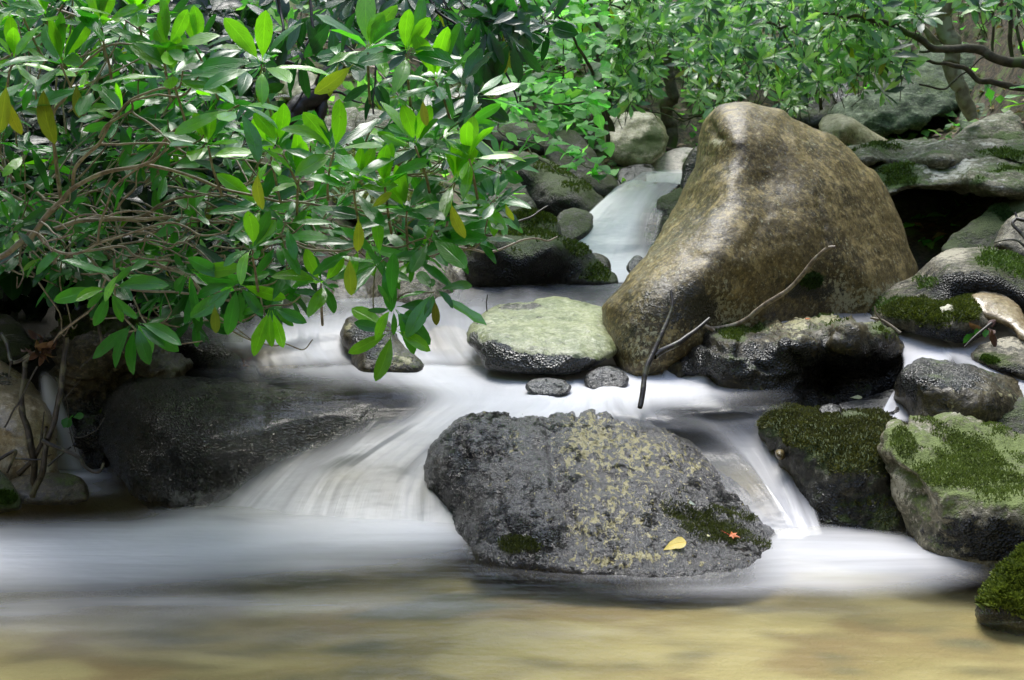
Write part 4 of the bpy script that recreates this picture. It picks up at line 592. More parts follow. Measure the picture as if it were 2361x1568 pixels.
rock('back5', 'small tan stone at the water line beyond the still water', '4', [(440, 575), (450, 555), (480, 558), (500, 580), (490, 595), (445, 592)], (6.3, 6.25), MT['brown_face_stone'], sp=3, seed=71, amp=.004, name='stone')
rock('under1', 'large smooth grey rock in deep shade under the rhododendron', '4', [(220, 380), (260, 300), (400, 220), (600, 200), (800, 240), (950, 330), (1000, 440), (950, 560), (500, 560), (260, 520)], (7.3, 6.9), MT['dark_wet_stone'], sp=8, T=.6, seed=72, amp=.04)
rock('under2', 'brownish green boulder behind the hanging leaf sprigs, mid left', '5', [(668, 520), (690, 430), (760, 330), (850, 270), (1000, 250), (1180, 290), (1290, 380), (1310, 480), (1200, 560), (1000, 580), (850, 610), (720, 640)], [(680, 450, 6.6), (1000, 250, 6.75), (1290, 380, 6.7), (850, 400, 6.3), (1100, 400, 6.3), (850, 590, 6.1), (1250, 530, 6.35)], MT['mossy_stone'], sp=5, T=.5, seed=73, amp=.03, bl=ms(dark=[(900, 500, 200, 90, .3)]))
rock('under3', 'pale edged small rock touching the left end of the wedge shaped rock', '5', [(1225, 300), (1290, 300), (1350, 330), (1395, 395), (1400, 455), (1320, 475), (1260, 440)], (6.75, 6.6), MT['undercut_stone'], sp=4, T=.3, seed=74, amp=.012, bl=ms(lichen=[(1300, 320, 90, 24, .9), (1390, 410, 20, 50, .8)]))
rock('under4', 'low black mossy rock where the cascades begin, under the leaves', '5', [(-150, 480), (0, 470), (120, 468), (250, 530), (330, 590), (330, 660), (100, 720), (-200, 740), (-300, 650)], (6.2, 6.0), MT['dark_mossy_stone'], sp=6, T=.4, seed=75, amp=.02)
rock('under5', 'round black stone tucked among the leaves above the cascades', '5', [(20, 250), (60, 190), (150, 175), (230, 220), (240, 300), (150, 350), (40, 320)], (6.9, 6.8), MT['dark_mossy_stone'], sp=6, T=.3, seed=76, amp=.02)
rock('under6', 'craggy dark grey rock below the round black stone', '5', [(90, 360), (200, 300), (330, 310), (400, 400), (380, 480), (250, 500), (120, 460)], (6.8, 6.6), MT['dark_wet_stone'], sp=6, T=.3, seed=77, amp=.03)
rock('under7', 'tan and black rock at the water edge above the cascades', '5', [(420, 440), (520, 400), (620, 430), (670, 500), (670, 560), (520, 570), (400, 550)], (6.5, 6.3), MT['undercut_stone'], sp=5, T=.3, seed=78, amp=.02, bl=ms(lichen=[(560, 450, 80, 40, .5)]))
rock('under8', 'submerged brown stone showing through the left cascade', 'U', [(590, 830), (600, 805), (640, 798), (675, 815), (685, 850), (640, 870), (600, 865)], (5.5, 5.3), MT['wet_tan_stone'], sp=4, T=.2, seed=79, amp=.008, name='stone')
rock('under9', 'submerged tan stone streaked by the centre cascade', 'U', [(985, 770), (1010, 756), (1050, 755), (1080, 775), (1075, 815), (1020, 830), (985, 810)], (5.75, 5.5), MT['brown_face_stone'], sp=4, T=.2, seed=80, amp=.008, name='stone')
rock('hump', 'big smooth dark rock the water bulges over, left of the black and cream stone', 'U', [(600, 790), (630, 745), (690, 712), (760, 704), (820, 712), (860, 740), (900, 800), (860, 870), (620, 870)], (5.95, 5.5), MT['dark_wet_stone'], sp=6, T=.3, B=.1, seed=81, amp=.01)
# stones and mossy banks far behind the leaves
rock('far1', 'layered pale boulder seen through the leaves, left of centre', '2', [(325, 765), (390, 700), (480, 678), (540, 715), (550, 800), (500, 900), (420, 920), (340, 850)], (8.6, 8.3), MT['grey_ledge_stone'], sp=6, T=.5, seed=82, amp=.04, ridge=1.2)
rock('far2', 'square shouldered grey green boulder right of the layered one', '2', [(520, 770), (550, 705), (640, 688), (760, 718), (850, 790), (860, 920), (700, 950), (560, 910)], (8.3, 8.1), MT['grey_ledge_stone'], sp=6, T=.5, seed=83, amp=.03, bl=ms(moss=[(700, 850, 150, 60, .3)]))
rock('far3', 'sunlit pale boulder high on the left slope behind the slanting trunk', '2', [(60, 560), (90, 470), (170, 430), (250, 460), (290, 540), (260, 620), (150, 640), (80, 620)], (9.8, 9.6), MT['cream_stone'], sp=6, T=.5, seed=84, amp=.04)
rock('far4', 'yellow green moss covered boulder behind the broad leaved sapling', '2', [(1120, 650), (1180, 618), (1280, 612), (1370, 630), (1390, 670), (1330, 700), (1180, 700)], (9.8, 9.6), MT['bright_mossy_stone'], sp=6, T=.4, seed=85, amp=.02, bl=ms(moss=[(1250, 640, 150, 60, 1)]), moss=dict(n=1500, L=.02, up=.4, thr=.3, col=((.12, .17, .02), (.34, .36, .06))))
rock('far5', 'bright yellow green mossy slope stone seen between the leaves', '2', [(350, 980), (450, 930), (700, 960), (900, 1020), (1050, 1150), (1060, 1340), (850, 1420), (500, 1380), (330, 1180)], (8.0, 7.3), MT['bright_mossy_stone'], sp=8, T=.5, seed=86, amp=.03, bl=ms(moss=[(700, 1150, 400, 200, .8)]), moss=dict(n=4000, L=.016, up=.4, thr=.3, col=((.09, .15, .02), (.26, .32, .05))))
rock('far6', 'long flat mossy log-like rock under the slanting trunk', '2', [(0, 800), (100, 770), (300, 760), (420, 800), (400, 870), (200, 900), (0, 880)], (8.9, 8.6), MT['bright_mossy_stone'], sp=7, T=.4, seed=87, amp=.03, bl=ms(moss=[(200, 830, 200, 60, .6)]))
rock('far7', 'grey stone heap left of the big black slanting rock, in shade', '2', [(1220, 1150), (1300, 1080), (1420, 1090), (1560, 1170), (1600, 1230), (1590, 1330), (1400, 1420), (1250, 1350)], (7.9, 7.6), MT['dark_mossy_stone'], sp=6, T=.5, seed=88, amp=.03)
rock('far8', 'low dark stone under the lobed yellow leaf', '2', [(1300, 1300), (1430, 1240), (1580, 1240), (1640, 1290), (1630, 1360), (1400, 1420), (1300, 1400)], (7.5, 7.3), MT['dark_mossy_stone'], sp=6, T=.4, seed=89, amp=.02)
rock('far9', 'ridge of brown stones beneath the broad leaved sapling', '2', [(1380, 800), (1500, 770), (1680, 800), (1760, 860), (1700, 960), (1500, 930), (1380, 880)], (9.2, 9.0), MT['dark_mossy_stone'], sp=6, T=.4, seed=90, amp=.04)
for k_ in ('black', 'tri', 'leftdark'): pass
# ---------------------------------------------------------------- leaves and branches
def leaf_mat(name, rough=.28, trans=.35, spec=.6, tint=(.55, .9, .12)):
    N = NT(name); c = N.n('Attribute', {'attribute_name': 'Col'}).outputs['Color']; uv = N.n('SeparateXYZ', None, Vector=N.n('UVMap').outputs[0]); co = N.n('TexCoord').outputs['Object']
    ax = N.math('ABSOLUTE', uv.outputs['X']); rib = N.step(ax, .09, .02)
    vein = N.math('SINE', N.math('MULTIPLY', N.math('ADD', uv.outputs['Y'], N.math('MULTIPLY', ax, .35)), 60.)); vein = N.math('MULTIPLY', N.step(vein, .6, 1.), .18)
    n = N.noise(co, 28, 3, .6)
    c2 = N.mix(N.math('MULTIPLY', N.step(n, .45, .7), .45), c, N.mix(1., c, (.55, .6, .5), 'MULTIPLY')); c2 = N.mix(N.math('MAXIMUM', N.math('MULTIPLY', rib, .5), vein), c2, N.mix(1., c, (1.7, 1.5, 1.5), 'MULTIPLY'))
    c2 = N.mix(N.math('MULTIPLY', N.step(N.noise(co, 160, 2, .5), .70, .76), .7), c2, (.10, .06, .02))
    bm = N.n('Bump', None, Strength=.35, Distance=.004, Height=N.math('SUBTRACT', N.math('MULTIPLY', n, .7), N.math('ADD', vein, rib))).outputs[0]
    b = N.n('BsdfPrincipled', None, Base_Color=c2, Roughness=rough, Normal=bm); b.inputs['Specular IOR Level'].default_value = spec
    t = N.n('BsdfTranslucent', None, Color=N.mix(1., c2, tuple(x * 2.6 for x in tint), 'MULTIPLY'))
    MT[name] = N.done(N.n('MixShader', None, i0=trans, i1=b.outputs[0], i2=t.outputs[0]).outputs[0])
leaf_mat('glossy_leaf', .22, .40, .8, (.75, 1.1, .2)); leaf_mat('far_leaf', .26, .35, .8, (.8, 1.05, .35)); leaf_mat('thin_leaf', .45, .55, .35, (.75, 1.1, .4)); leaf_mat('dry_leaf', .45, .3, .4, (.42, .62, .25))
def bark(name, a, b, sc=30, rough=.6, lich=None):
    N = NT(name); co = N.n('TexCoord').outputs['Object']; n = N.noise(co, sc, 4, .65); n2 = N.noise(co, sc * .4, 3, .6)
    c = N.mix(N.step(n, .38, .62), a, b)
    if lich: c = N.mix(N.step(n2, .52, .6), c, lich)
    MT[name] = N.done(N.n('BsdfPrincipled', None, Base_Color=c, Roughness=rough, Normal=N.n('Bump', None, Strength=.6, Distance=.004, Height=n).outputs[0]).outputs[0])
bark('twig_bark', (.33, .27, .19), (.16, .12, .08), 45, .5, (.36, .32, .23)); bark('dark_bark', (.035, .026, .02), (.012, .01, .008), 25, .45)
bark('pale_bark', (.33, .31, .22), (.20, .18, .12), 20, .7, (.38, .40, .30)); bark('mossy_bark', (.10, .085, .055), (.04, .035, .02), 16, .8, (.07, .10, .03)); bark('driftwood', (.05, .04, .03), (.014, .012, .010), 40, .4, (.10, .10, .06))
PROF = {'rhodo': ([0, .10, .22, .42, .62, .80, .93, 1], [.035, .05, .42, .85, 1.0, .86, .48, .03]), 'small': ([0, .18, .5, .8, 1], [.06, .35, 1, .75, .04]), 'broad': ([0, .06, .16, .32, .5, .68, .85, 1], [.02, .55, .92, 1, .9, .62, .32, .02]), 'tiny': ([0, .55, 1], [.15, 1, .1]),
        'dot': ([0, .5, 1], [.3, 1, .25])}
class Leaves:
    def __init__(s): s.a = []
    def add(s, b, d, n, L, W, curl, col, fold=.25): s.a.append((np.r_[b, d, n], L, W, curl, tuple(col), fold))
    def build(s, name, mat, parent, kind='rhodo', **kw):
        if not s.a: return None
        A = np.array([x[0] for x in s.a]); b, d, n = A[:, :3], A[:, 3:6], A[:, 6:]
        L = np.array([x[1] for x in s.a])[:, None]; W = np.array([x[2] for x in s.a])[:, None]; cu = np.array([x[3] for x in s.a])[:, None]; fo = np.array([x[5] for x in s.a])[:, None]
        col = np.array([x[4] for x in s.a])
        d = d / np.linalg.norm(d, axis=1, keepdims=True); sd = np.cross(d, n); sd /= np.linalg.norm(sd, axis=1, keepdims=True) + 1e-9; n = np.cross(sd, d)
        T, Wd = PROF[kind]; rows = []; uvs = []; m = len(A); wave = rng.normal(0, .16, (m, len(T))); tw = rng.normal(0, .25, (m, 1)); bend = rng.normal(0, .14, (m, 1))
        for k, (t, wd) in enumerate(zip(T, Wd)):
            c = b + d * L * (t - .25 * np.abs(cu) * t * t) - n * L * cu * t * t * .55 + sd * L * bend * t * t
            s2 = sd * np.cos(tw * t) + n * np.sin(tw * t); n2 = n * np.cos(tw * t) - sd * np.sin(tw * t)
            h = W * .5 * wd; up = n2 * h * fo; wv = n * (wave[:, k:k + 1] * h * .8)
            rows.append(np.stack([c - s2 * h + up + wv, c, c + s2 * h + up - wv], 1)); uvs.append(np.broadcast_to(np.array([[-1, t], [0, t], [1, t]]), (m, 3, 2)))
        nr = len(T); V = np.stack(rows, 1).reshape(-1, 3); U = np.stack(uvs, 1).reshape(-1, 2)
        q = []
        for k in range(nr - 1):
            for c in (0, 1): q.append([k * 3 + c, k * 3 + c + 1, (k + 1) * 3 + c + 1, (k + 1) * 3 + c])
        F = (np.arange(m)[:, None, None] * nr * 3 + np.array(q)[None]).reshape(-1, 4)
        o = mkobj(name, V, F, mat, parent=parent, uv=U, col=np.repeat(col, nr * 3, 0)); return o
def unit(v): v = np.asarray(v, float); return v / (np.linalg.norm(v) + 1e-9)
def tube(path, rad, sides=7, wob=.0, seg=None):
    p = np.asarray(path, float); m = seg or max(6, int(len(p) * 6)); c = catmull(p, m); r = np.interp(np.linspace(0, 1, m), np.linspace(0, 1, len(rad)), rad)
    if wob: c = c + wob * np.stack([vn(c * 14 + 3), vn(c * 14 + 9), vn(c * 14 + 17)], -1)
    t = np.gradient(c, axis=0); t /= np.linalg.norm(t, axis=1, keepdims=True) + 1e-9
    a = np.cross(t, [.13, .21, .97]); a /= np.linalg.norm(a, axis=1, keepdims=True) + 1e-9; b = np.cross(t, a)
    an = np.linspace(0, 2 * np.pi, sides, endpoint=False); rr = r[:, None] * (1 + .14 * vn(np.stack([c[:, 0] * 40, c[:, 1] * 40, c[:, 2] * 40], -1)))[:, None]
    V = (c[:, None] + (a[:, None] * np.cos(an)[None, :, None] + b[:, None] * np.sin(an)[None, :, None]) * rr[:, :, None]).reshape(-1, 3)
    i, j = np.meshgrid(np.arange(sides), np.arange(m - 1)); x = (j * sides + i).ravel(); y = (j * sides + (i + 1) % sides).ravel()
    F = np.c_[x, y, y + sides, x + sides]
    V = np.vstack([V, c[:1], c[-1:]]); e = len(V); k = np.arange(sides)
    F = np.vstack([F, np.c_[k, np.full(sides, e - 2), (k + 1) % sides, k], np.c_[(m - 1) * sides + k, (m - 1) * sides + (k + 1) % sides, np.full(sides, e - 1), (m - 1) * sides + k]])
    F = np.vstack([F[:(m - 1) * sides]]); return V, F
class Tubes:
    def __init__(s): s.V = []; s.F = []; s.n = 0
    def add(s, *a, **k): V, F = tube(*a, **k); s.V.append(V); s.F.append(F + s.n); s.n += len(V)
    def build(s, name, mat, parent): return mkobj(name, np.vstack(s.V), np.vstack(s.F), mat, parent=parent)
def bpath(k, pts, Y0, Y1):
    q = M(k, pts); L = np.cumsum([0] + [math.dist(a[:2], b[:2]) for a, b in zip(q, q[1:])]); L = L / L[-1]
    return np.array([P(p[0], p[1], Y0 + (Y1 - Y0) * t) for p, t in zip(q, L)])

G1, G2, G3, G4 = (.034, .16, .030), (.06, .22, .030), (.018, .085, .026), (.15, .36, .02)
YEL = (.38, .42, .03)
def whorl(Lv, c, axis, L, pal, nl=None, W=.265, droop=.35, spread=(5, 45), yel=.01, Yl=None, curl=None, phase=None):
    axis = unit(axis); nl = nl or random.randint(6, 9); a = unit(np.cross(axis, [.3, .2, .9 if abs(axis[2]) < .9 else 0.1])); b = np.cross(axis, a)
    ph = random.random() * 6.28 if phase is None else phase
    for i in range(nl):
        t = ph + 2.4 * i + random.uniform(-.3, .3); el = R(random.uniform(*spread)); r = a * math.cos(t) + b * math.sin(t)
        d = r * math.cos(el) + axis * math.sin(el) - np.array([0, 0, droop * random.uniform(.2, 1.2)]); d = unit(d)
        n = axis - d * np.dot(axis, d) + .25 * np.random.randn(3) * .5; n = unit(n)
        if n[2] < -.2: n = -n
        l = L * random.uniform(.5, 1.18); col = np.array(random.choices(pal[0], pal[1])[0]) * random.uniform(.7, 1.25)
        tgt = Lv
        if Yl is not None and random.random() < yel: tgt = Yl; col = np.array(YEL) * random.uniform(.6, 1.1); d = unit(d - np.array([0, 0, 1.1]))
        tgt.add(np.asarray(c) + axis * random.uniform(-.02, .02) * L * 3 + d * .01, d, n, l, l * W * random.uniform(.85, 1.2), (random.uniform(-.1, .6) if curl is None else curl), col, fold=random.uniform(.05, .4))
def fill(poly, n, yr, L, pal, Lv, Yl=None, Tw=None, root=None, k='U', yel=.01, W=.30, nl=None, droop=.35, twr=.0022, out=.5, excl=None, tl=(.12, .3)):
    poly = M(k, poly); us = [p[0] for p in poly]; vs_ = [p[1] for p in poly]; c = 0
    while c < n:
        u, v = random.uniform(min(us), max(us)), random.uniform(min(vs_), max(vs_))
        if not inside(np.array([u]), np.array([v]), poly)[0]: continue
        Y = random.uniform(*yr); p = P(u, v, Y); c += 1
        if excl is not None and excl(u, v, Y): continue
        ax = unit([random.gauss(0, .45), -out + random.gauss(0, .35), .8 + random.gauss(0, .25)])
        whorl(Lv, p, ax, L * random.uniform(.8, 1.15), pal, W=W, nl=nl, droop=droop, yel=yel, Yl=Yl)
        if Tw is not None:
            r = np.asarray(root if root is not None else [p[0], p[1] + .4, p[2] - .5]); dr = unit(unit(r - p) + np.random.randn(3) * .25); l = random.uniform(*tl)
            Tw.add([p, p + (dr * .5 + unit(-ax) * .5) * l * .5, p + dr * l], [twr * .8, twr, twr * 1.4], sides=5, wob=.01, seg=7)

# ---------------------------------------------------------------- the foreground rhododendron
PALN = ([G1, G2, G3, G4], [4, 4, 2.2, 1.3])
bush = thing('rhododendron_bush', P(-300, 700, 4.2), 'big glossy rhododendron with twisting tan branches reaching over the stream from the left edge', 'bush', None)
Lv, Lshade, Yl, Tw = Leaves(), Leaves(), Leaves(), Tubes()
BR = [('U', [(-90, 620), (0, 592), (60, 552), (81, 535), (181, 513), (280, 504), (343, 508), (420, 500), (520, 512)], 3.9, 4.0, .0125, .005),
 ('1', [(180, 1600), (300, 1420), (400, 1310), (470, 1240), (700, 1130), (950, 1080), (1050, 950), (1180, 830), (1320, 745), (1450, 745), (1560, 700)], 3.9, 3.7, .010, .004),
 ('1', [(950, 1080), (1150, 1130), (1400, 1210), (1600, 1270), (1900, 1330), (2240, 1360), (2450, 1420)], 3.8, 3.9, .006, .0035),
 ('1', [(470, 1240), (500, 1100), (650, 950), (760, 780), (870, 650), (1050, 590), (1170, 570), (1210, 470)], 3.86, 3.7, .007, .003),
 ('1', [(660, 940), (900, 945), (1120, 955), (1250, 1020), (1330, 970)], 3.82, 3.65, .0042, .003),
 ('1', [(860, 730), (900, 770), (1010, 830), (1100, 920), (1130, 950), (1200, 970), (1300, 930), (1330, 890)], 3.75, 3.65, .004, .003),
 ('1', [(660, 900), (720, 820), (860, 730), (870, 660), (960, 640), (1150, 625), (1240, 590), (1300, 500)], 3.8, 3.66, .0045, .003),
 ('1', [(400, 1310), (350, 1000), (350, 750), (440, 620), (530, 450), (700, 310), (960, 290), (1090, 230)], 3.95, 3.8, .006, .003),
 ('1', [(380, 500), (370, 650), (345, 750), (340, 900), (370, 1100), (400, 1300)], 4.0, 3.95, .0035, .006),
 ('1', [(410, 440), (520, 380), (700, 300)], 3.86, 3.8, .003, .003),
 ('1', [(260, 1540), (600, 1440), (800, 1440), (950, 1410), (1080, 1330), (1250, 1300)], 4.05, 4.0, .010, .005),
 ('1', [(640, 1600), (680, 1370), (760, 1220), (930, 1090), (1000, 1060), (1110, 980)], 3.78, 3.7, .0045, .003),
 ('U', [(81, 535), (113, 571), (154, 589), (194, 583), (235, 558), (316, 531), (388, 513), (434, 522), (470, 542), (519, 535), (542, 499)], 3.9, 3.75, .0055, .0028),
 ('U', [(190, 583), (280, 571), (316, 594), (406, 603), (497, 612), (560, 607), (601, 598)], 3.88, 3.9, .005, .0028),
 ('U', [(270, 565), (340, 556), (405, 563), (460, 545)], 3.95, 3.9, .004, .0025),
 ('U', [(194, 583), (235, 630), (280, 662), (384, 673), (474, 677), (564, 666), (632, 648), (668, 616)], 3.92, 3.75, .0055, .0025),
 ('U', [(361, 607), (443, 644), (474, 689), (519, 738), (564, 738), (619, 707), (664, 702), (695, 680)], 3.9, 3.8, .0048, .0025),
 ('U', [(519, 738), (533, 761), (582, 784), (632, 795), (655, 790), (695, 804), (720, 784)], 3.83, 3.85, .0035, .0022),
 ('U', [(266, 600), (266, 639), (271, 707), (307, 752), (352, 788), (397, 797), (463, 786)], 3.85, 3.8, .0042, .0022),
 ('U', [(246, 640), (226, 689), (181, 734), (144, 761), (122, 788)], 3.9, 4.0, .004, .003),
 ('U', [(0, 430), (60, 470), (110, 500), (165, 435)], 4.2, 4.0, .006, .005), ('U', [(-40, 350), (20, 400), (80, 440), (130, 475)], 4.3, 4.1, .008, .006),
 ('2', [(-100, 1235), (0, 1240), (200, 1280), (450, 1320), (560, 1360), (700, 1370), (850, 1300)], 3.9, 3.85, .0045, .003),
 ('2', [(100, 1250), (300, 1160), (430, 1090), (520, 1070), (620, 1080)], 3.9, 4.0, .0035, .0025), ('2', [(760, 1130), (850, 1190), (980, 1220), (1080, 1210), (1140, 1160)], 3.95, 3.8, .004, .003),
 ('2', [(560, 1060), (590, 900), (620, 820), (700, 720), (780, 680)], 4.3, 4.2, .004, .003), ('2', [(880, 930), (840, 1000), (760, 1060), (700, 1120)], 3.8, 3.85, .004, .003),
 ('5', [(66, 90), (200, 170), (350, 210), (480, 205), (600, 160)], 3.9, 3.7, .0045, .003), ('5', [(660, 120), (780, 180), (880, 185), (960, 150), (1070, 110)], 3.85, 3.75, .004, .003),
 ('5', [(200, -60), (300, 90), (400, 190), (480, 250)], 4.0, 3.9, .004, .003), ('U', [(862, 560), (866, 600), (862, 651), (862, 711), (872, 751), (904, 761)], 3.8, 3.7, .0028, .0022), ('U', [(905, 704), (930, 680), (975, 672), (999, 668)], 3.72, 3.72, .002, .002),
 ('U', [(590, 790), (520, 745), (440, 740)], 4.1, 4.1, .002, .002), ('U', [(200, 20), (120, 60), (60, 110), (0, 140)], 4.1, 4.2, .004, .005), ('1', [(200, 0), (380, 60), (560, 110), (750, 120), (900, 190), (980, 240)], 4.0, 3.9, .0045, .003)]
for (k, pts, y0, y1, r0, r1) in BR:
    V, F = tube(bpath(k, pts, y0, y1), [r0 * .78, r1 * .78], sides=8, wob=.006, seg=len(pts) * 7); mkobj('branch', V, F, MT['twig_bark'], parent=bush)
T2 = Tubes()
for _ in range(75):
    u, v = random.uniform(40, 640), random.uniform(430, 640); L_ = random.uniform(60, 230); a = random.gauss(.12, .5); Y = random.uniform(3.8, 4.4); pts = [P(u, v, Y)]
    for k in range(4): a += random.gauss(0, .35); u += L_ / 4 * math.cos(a); v += L_ / 4 * math.sin(a); Y -= .02; pts.append(P(u, v, Y))
    pts.append(pts[-1] + np.array([random.uniform(0, .03), 0, random.uniform(.01, .04)])); T2.add(pts, [.0030, .0022, .0014], sides=6, wob=.008, seg=18)
T2.build('bare_twigs', MT['twig_bark'], bush)['kind'] = 'stuff'
HERO = [('1', 1290, 320, .95, 1.), ('1', 1720, 430, 1.2, 1.), ('1', 400, 420, 1., 1.), ('1', 1135, 500, 1., 1.), ('1', 1360, 960, .9, 1), ('1', 1780, 1040, 1.05, 1), ('1', 95, 400, .9, 1), ('1', 1560, 700, 1.1, .3), ('1', 1090, 330, .9, 1), ('1', 240, 520, 1, .2), ('1', 620, 560, 1.05, .2), ('1', 660, 180, 1, .6), ('1', 900, 100, 1, .7), ('1', 120, 60, 1, .8), ('1', 300, 120, 1, .7), ('1', 420, 30, 1, .9),
  ('2', 600, 330, 1.1, 1), ('2', 835, 340, 1, 1), ('2', 1030, 520, 1.15, 1), ('2', 380, 960, 1.1, 1), ('2', 890, 920, 1.1, 1), ('2', 1240, 1000, 1.05, 1), ('2', 1140, 1160, 1.15, .8), ('2', 510, 1190, 1, .8), ('2', 840, 1330, 1, .7), ('2', 160, 1130, 1, .8), ('2', 30, 920, 1, .8), ('2', 700, 1180, 1, .6),
  ('5', 1080, 110, 1.1, .2), ('5', 600, 160, 1.05, .1), ('5', 340, 430, .9, .6), ('5', 1110, 470, .95, .1), ('5', 825, 750, .9, -.3), ('5', 830, 590, .85, 0), ('4', 620, 350, .9, .2), ('4', 1290, 230, 1., .6), ('4', 690, 600, .95, -1), ('4', 560, 430, .9, -1), ('4', 960, 330, 1., -1), ('4', 1210, 400, 1, -.6), ('4', 1380, 520, .9, -.6)]
for (k, x, y, s, up) in HERO:
    (u, v), = M(k, [(x, y)]); Y = random.uniform(3.62, 3.78); p = P(u, v, Y)
    ax = unit([random.gauss(0, .25), -.55, .9]) if up > 0 else unit([random.gauss(0, .3), -.8, .35])
    whorl(Lv, p, ax, .142 * s, ([G1, G2, G4], [2.2, 3, 3.4 if up > .5 else .8]), nl=random.randint(7, 9), droop=.15 if up > .5 else .5 if up > -.5 else 1.1, spread=(0, 60) if up > .5 else (-5, 30))
    if up > .4:                                          # young upright leaves lit through
        for _ in range(2):
            d = unit([random.gauss(0, .35), random.gauss(-.1, .2), 1]); Lv.add(p + d * .01, d, unit([random.gauss(0, .3), -1, .35]), .12 * s * random.uniform(.75, 1), .040 * s, random.uniform(-.1, .2), np.array((.15, .33, .02)) * random.uniform(.8, 1.2), .15)
        Tw.add([p, p - ax * .05, p - ax * .12 + np.array([0, .05, -.03])], [.0028, .0034, .004], sides=5, wob=.004, seg=6)
A_ = [(-60, -60), (560, -60), (640, 30), (700, 90), (680, 190), (640, 260), (600, 330), (650, 420), (640, 560), (560, 640), (430, 620), (330, 600), (230, 620), (180, 560), (60, 610), (-60, 600)]
B_ = [(560, 300), (700, 290), (860, 320), (1000, 270), (1130, 300), (1200, 360), (1180, 440), (1090, 560), (960, 600), (830, 620), (700, 600), (600, 560)]
C_ = [(640, 60), (800, 80), (1000, 110), (1120, 170), (1090, 240), (960, 250), (820, 200), (700, 180)]
GAP = [(655, 120), (760, 90), (840, 110), (905, 230), (890, 320), (800, 330), (700, 300), (640, 330), (590, 300), (600, 230)]
GAP2 = [(560, 20), (660, 10), (650, 110), (580, 100)]
GAP3 = [(560, 340), (640, 330), (720, 380), (740, 420), (690, 450), (600, 430)]
hol = lambda u, v, Y: fbm(np.array([[u / 150, v / 110, Y * .8]]), 2)[0] < -.25 or any(inside(np.array([u]), np.array([v]), g)[0] for g in (GAP, GAP2, GAP3))
root = P(60, 560, 4.2)
fill(A_, 205, (3.9, 4.7), .128, PALN, Lv, Yl, Tw, root=root, W=.25, yel=.008, excl=hol)
fill(B_, 125, (3.7, 4.4), .125, PALN, Lv, Yl, Tw, root=P(500, 450, 4.0), W=.25, yel=.012, excl=hol)
fill(C_, 7, (3.9, 4.5), .12, ([G1, G3], [2, 2]), Lv, Yl, Tw, root=P(700, 140, 4.6), yel=.02)
PAL_SHADE = ([(.006, .024, .009), (.010, .042, .012), (.018, .07, .018)], [3, 3, 1])  # greens darkened to put the bush's inner shade into leaf colour
fill(A_, 260, (4.6, 5.6), .125, PAL_SHADE, Lshade, Yl, None, yel=.006, droop=.5, excl=hol)
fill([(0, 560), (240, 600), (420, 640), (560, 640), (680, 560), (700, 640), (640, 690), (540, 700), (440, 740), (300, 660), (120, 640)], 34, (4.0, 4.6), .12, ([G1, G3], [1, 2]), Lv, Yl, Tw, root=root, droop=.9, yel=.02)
fill([(-800, -600), (560, -600), (560, -60), (-60, -60), (-60, 560), (-800, 600)], 70, (5.4, 6.8), .17, PAL_SHADE, Lshade, None, None, nl=9, W=.4)  # unseen leaves above and left of the frame, added to shade the left
fill([(-60, 350), (560, 300), (640, 520), (500, 640), (-60, 640)], 90, (4.7, 6.2), .15, PAL_SHADE, Lshade, None, None, nl=9, W=.4, droop=.7)  # dense dark leaves added to deepen the shade under the bush
fill([(-60, -60), (560, -60), (620, 300), (500, 600), (0, 600)], 260, (5.4, 7.0), .17, PAL_SHADE, Lshade, None, None, nl=9, W=.4)  # deep dark layer added as an occluder over the rocks behind
fill([(-80, 480), (300, 520), (560, 560), (660, 610), (560, 670), (300, 680), (-80, 680)], 190, (5.9, 7.3), .16, ([(.004, .014, .006)], [1]), Lshade, None, None, nl=9, W=.45, droop=.8)  # near-black leaf colour stands in for shade in the low hollow
fill([(-500, 300), (-60, 300), (-60, 700), (-500, 700)], 90, (4.6, 7.0), .17, PAL_SHADE, Lshade, None, None, nl=9, W=.45)  # unseen leaves beyond the left edge, added to block light
Lv.build('leaves', MT['glossy_leaf'], bush); Lshade.build('leaves', MT['glossy_leaf'], bush); Tw.build('twigs', MT['twig_bark'], bush)['kind'] = 'stuff'
for (u, v, dx, dz, l, c) in [(15, 190, -.1, -1, .13, YEL), (18, 225, .1, -1, .10, (.42, .38, .03)), (100, 195, -.05, -1, .15, (.25, .27, .02)), (595, 395, -.15, -1, .10, (.40, .42, .04)), (815, 148, -.75, -.7, .13, (.36, .42, .03)), (825, 500, .1, -1, .09, (.42, .46, .03)), (855, 480, .7, .5, .07, (.40, .46, .03)), (806, 590, -.02, -1, .11, (.26, .33, .03)), (1040, 465, .1, -1, .1, (.4, .42, .03)), (975, 228, 0, -1, .07, (.42, .38, .05)), (1003, 690, 0, -1, .07, (.18, .18, .02)), (175, 190, .05, -1, .09, (.2, .22, .02)), (495, 700, 0, -1, .08, (.16, .2, .02)), (1165, 468, .2, -1, .05, (.38, .42, .03))]:
    Yl.add(P(u, v, 3.6), unit([dx, -.1, dz]), unit([.1, -1, .3]), l, l * .32, random.uniform(0, .3), c)
for i_, a_ in enumerate(Yl.a):
    one = Leaves(); one.a = [a_]
    if i_ < 60: one.build('yellow_leaf', MT['dry_leaf'], bush)

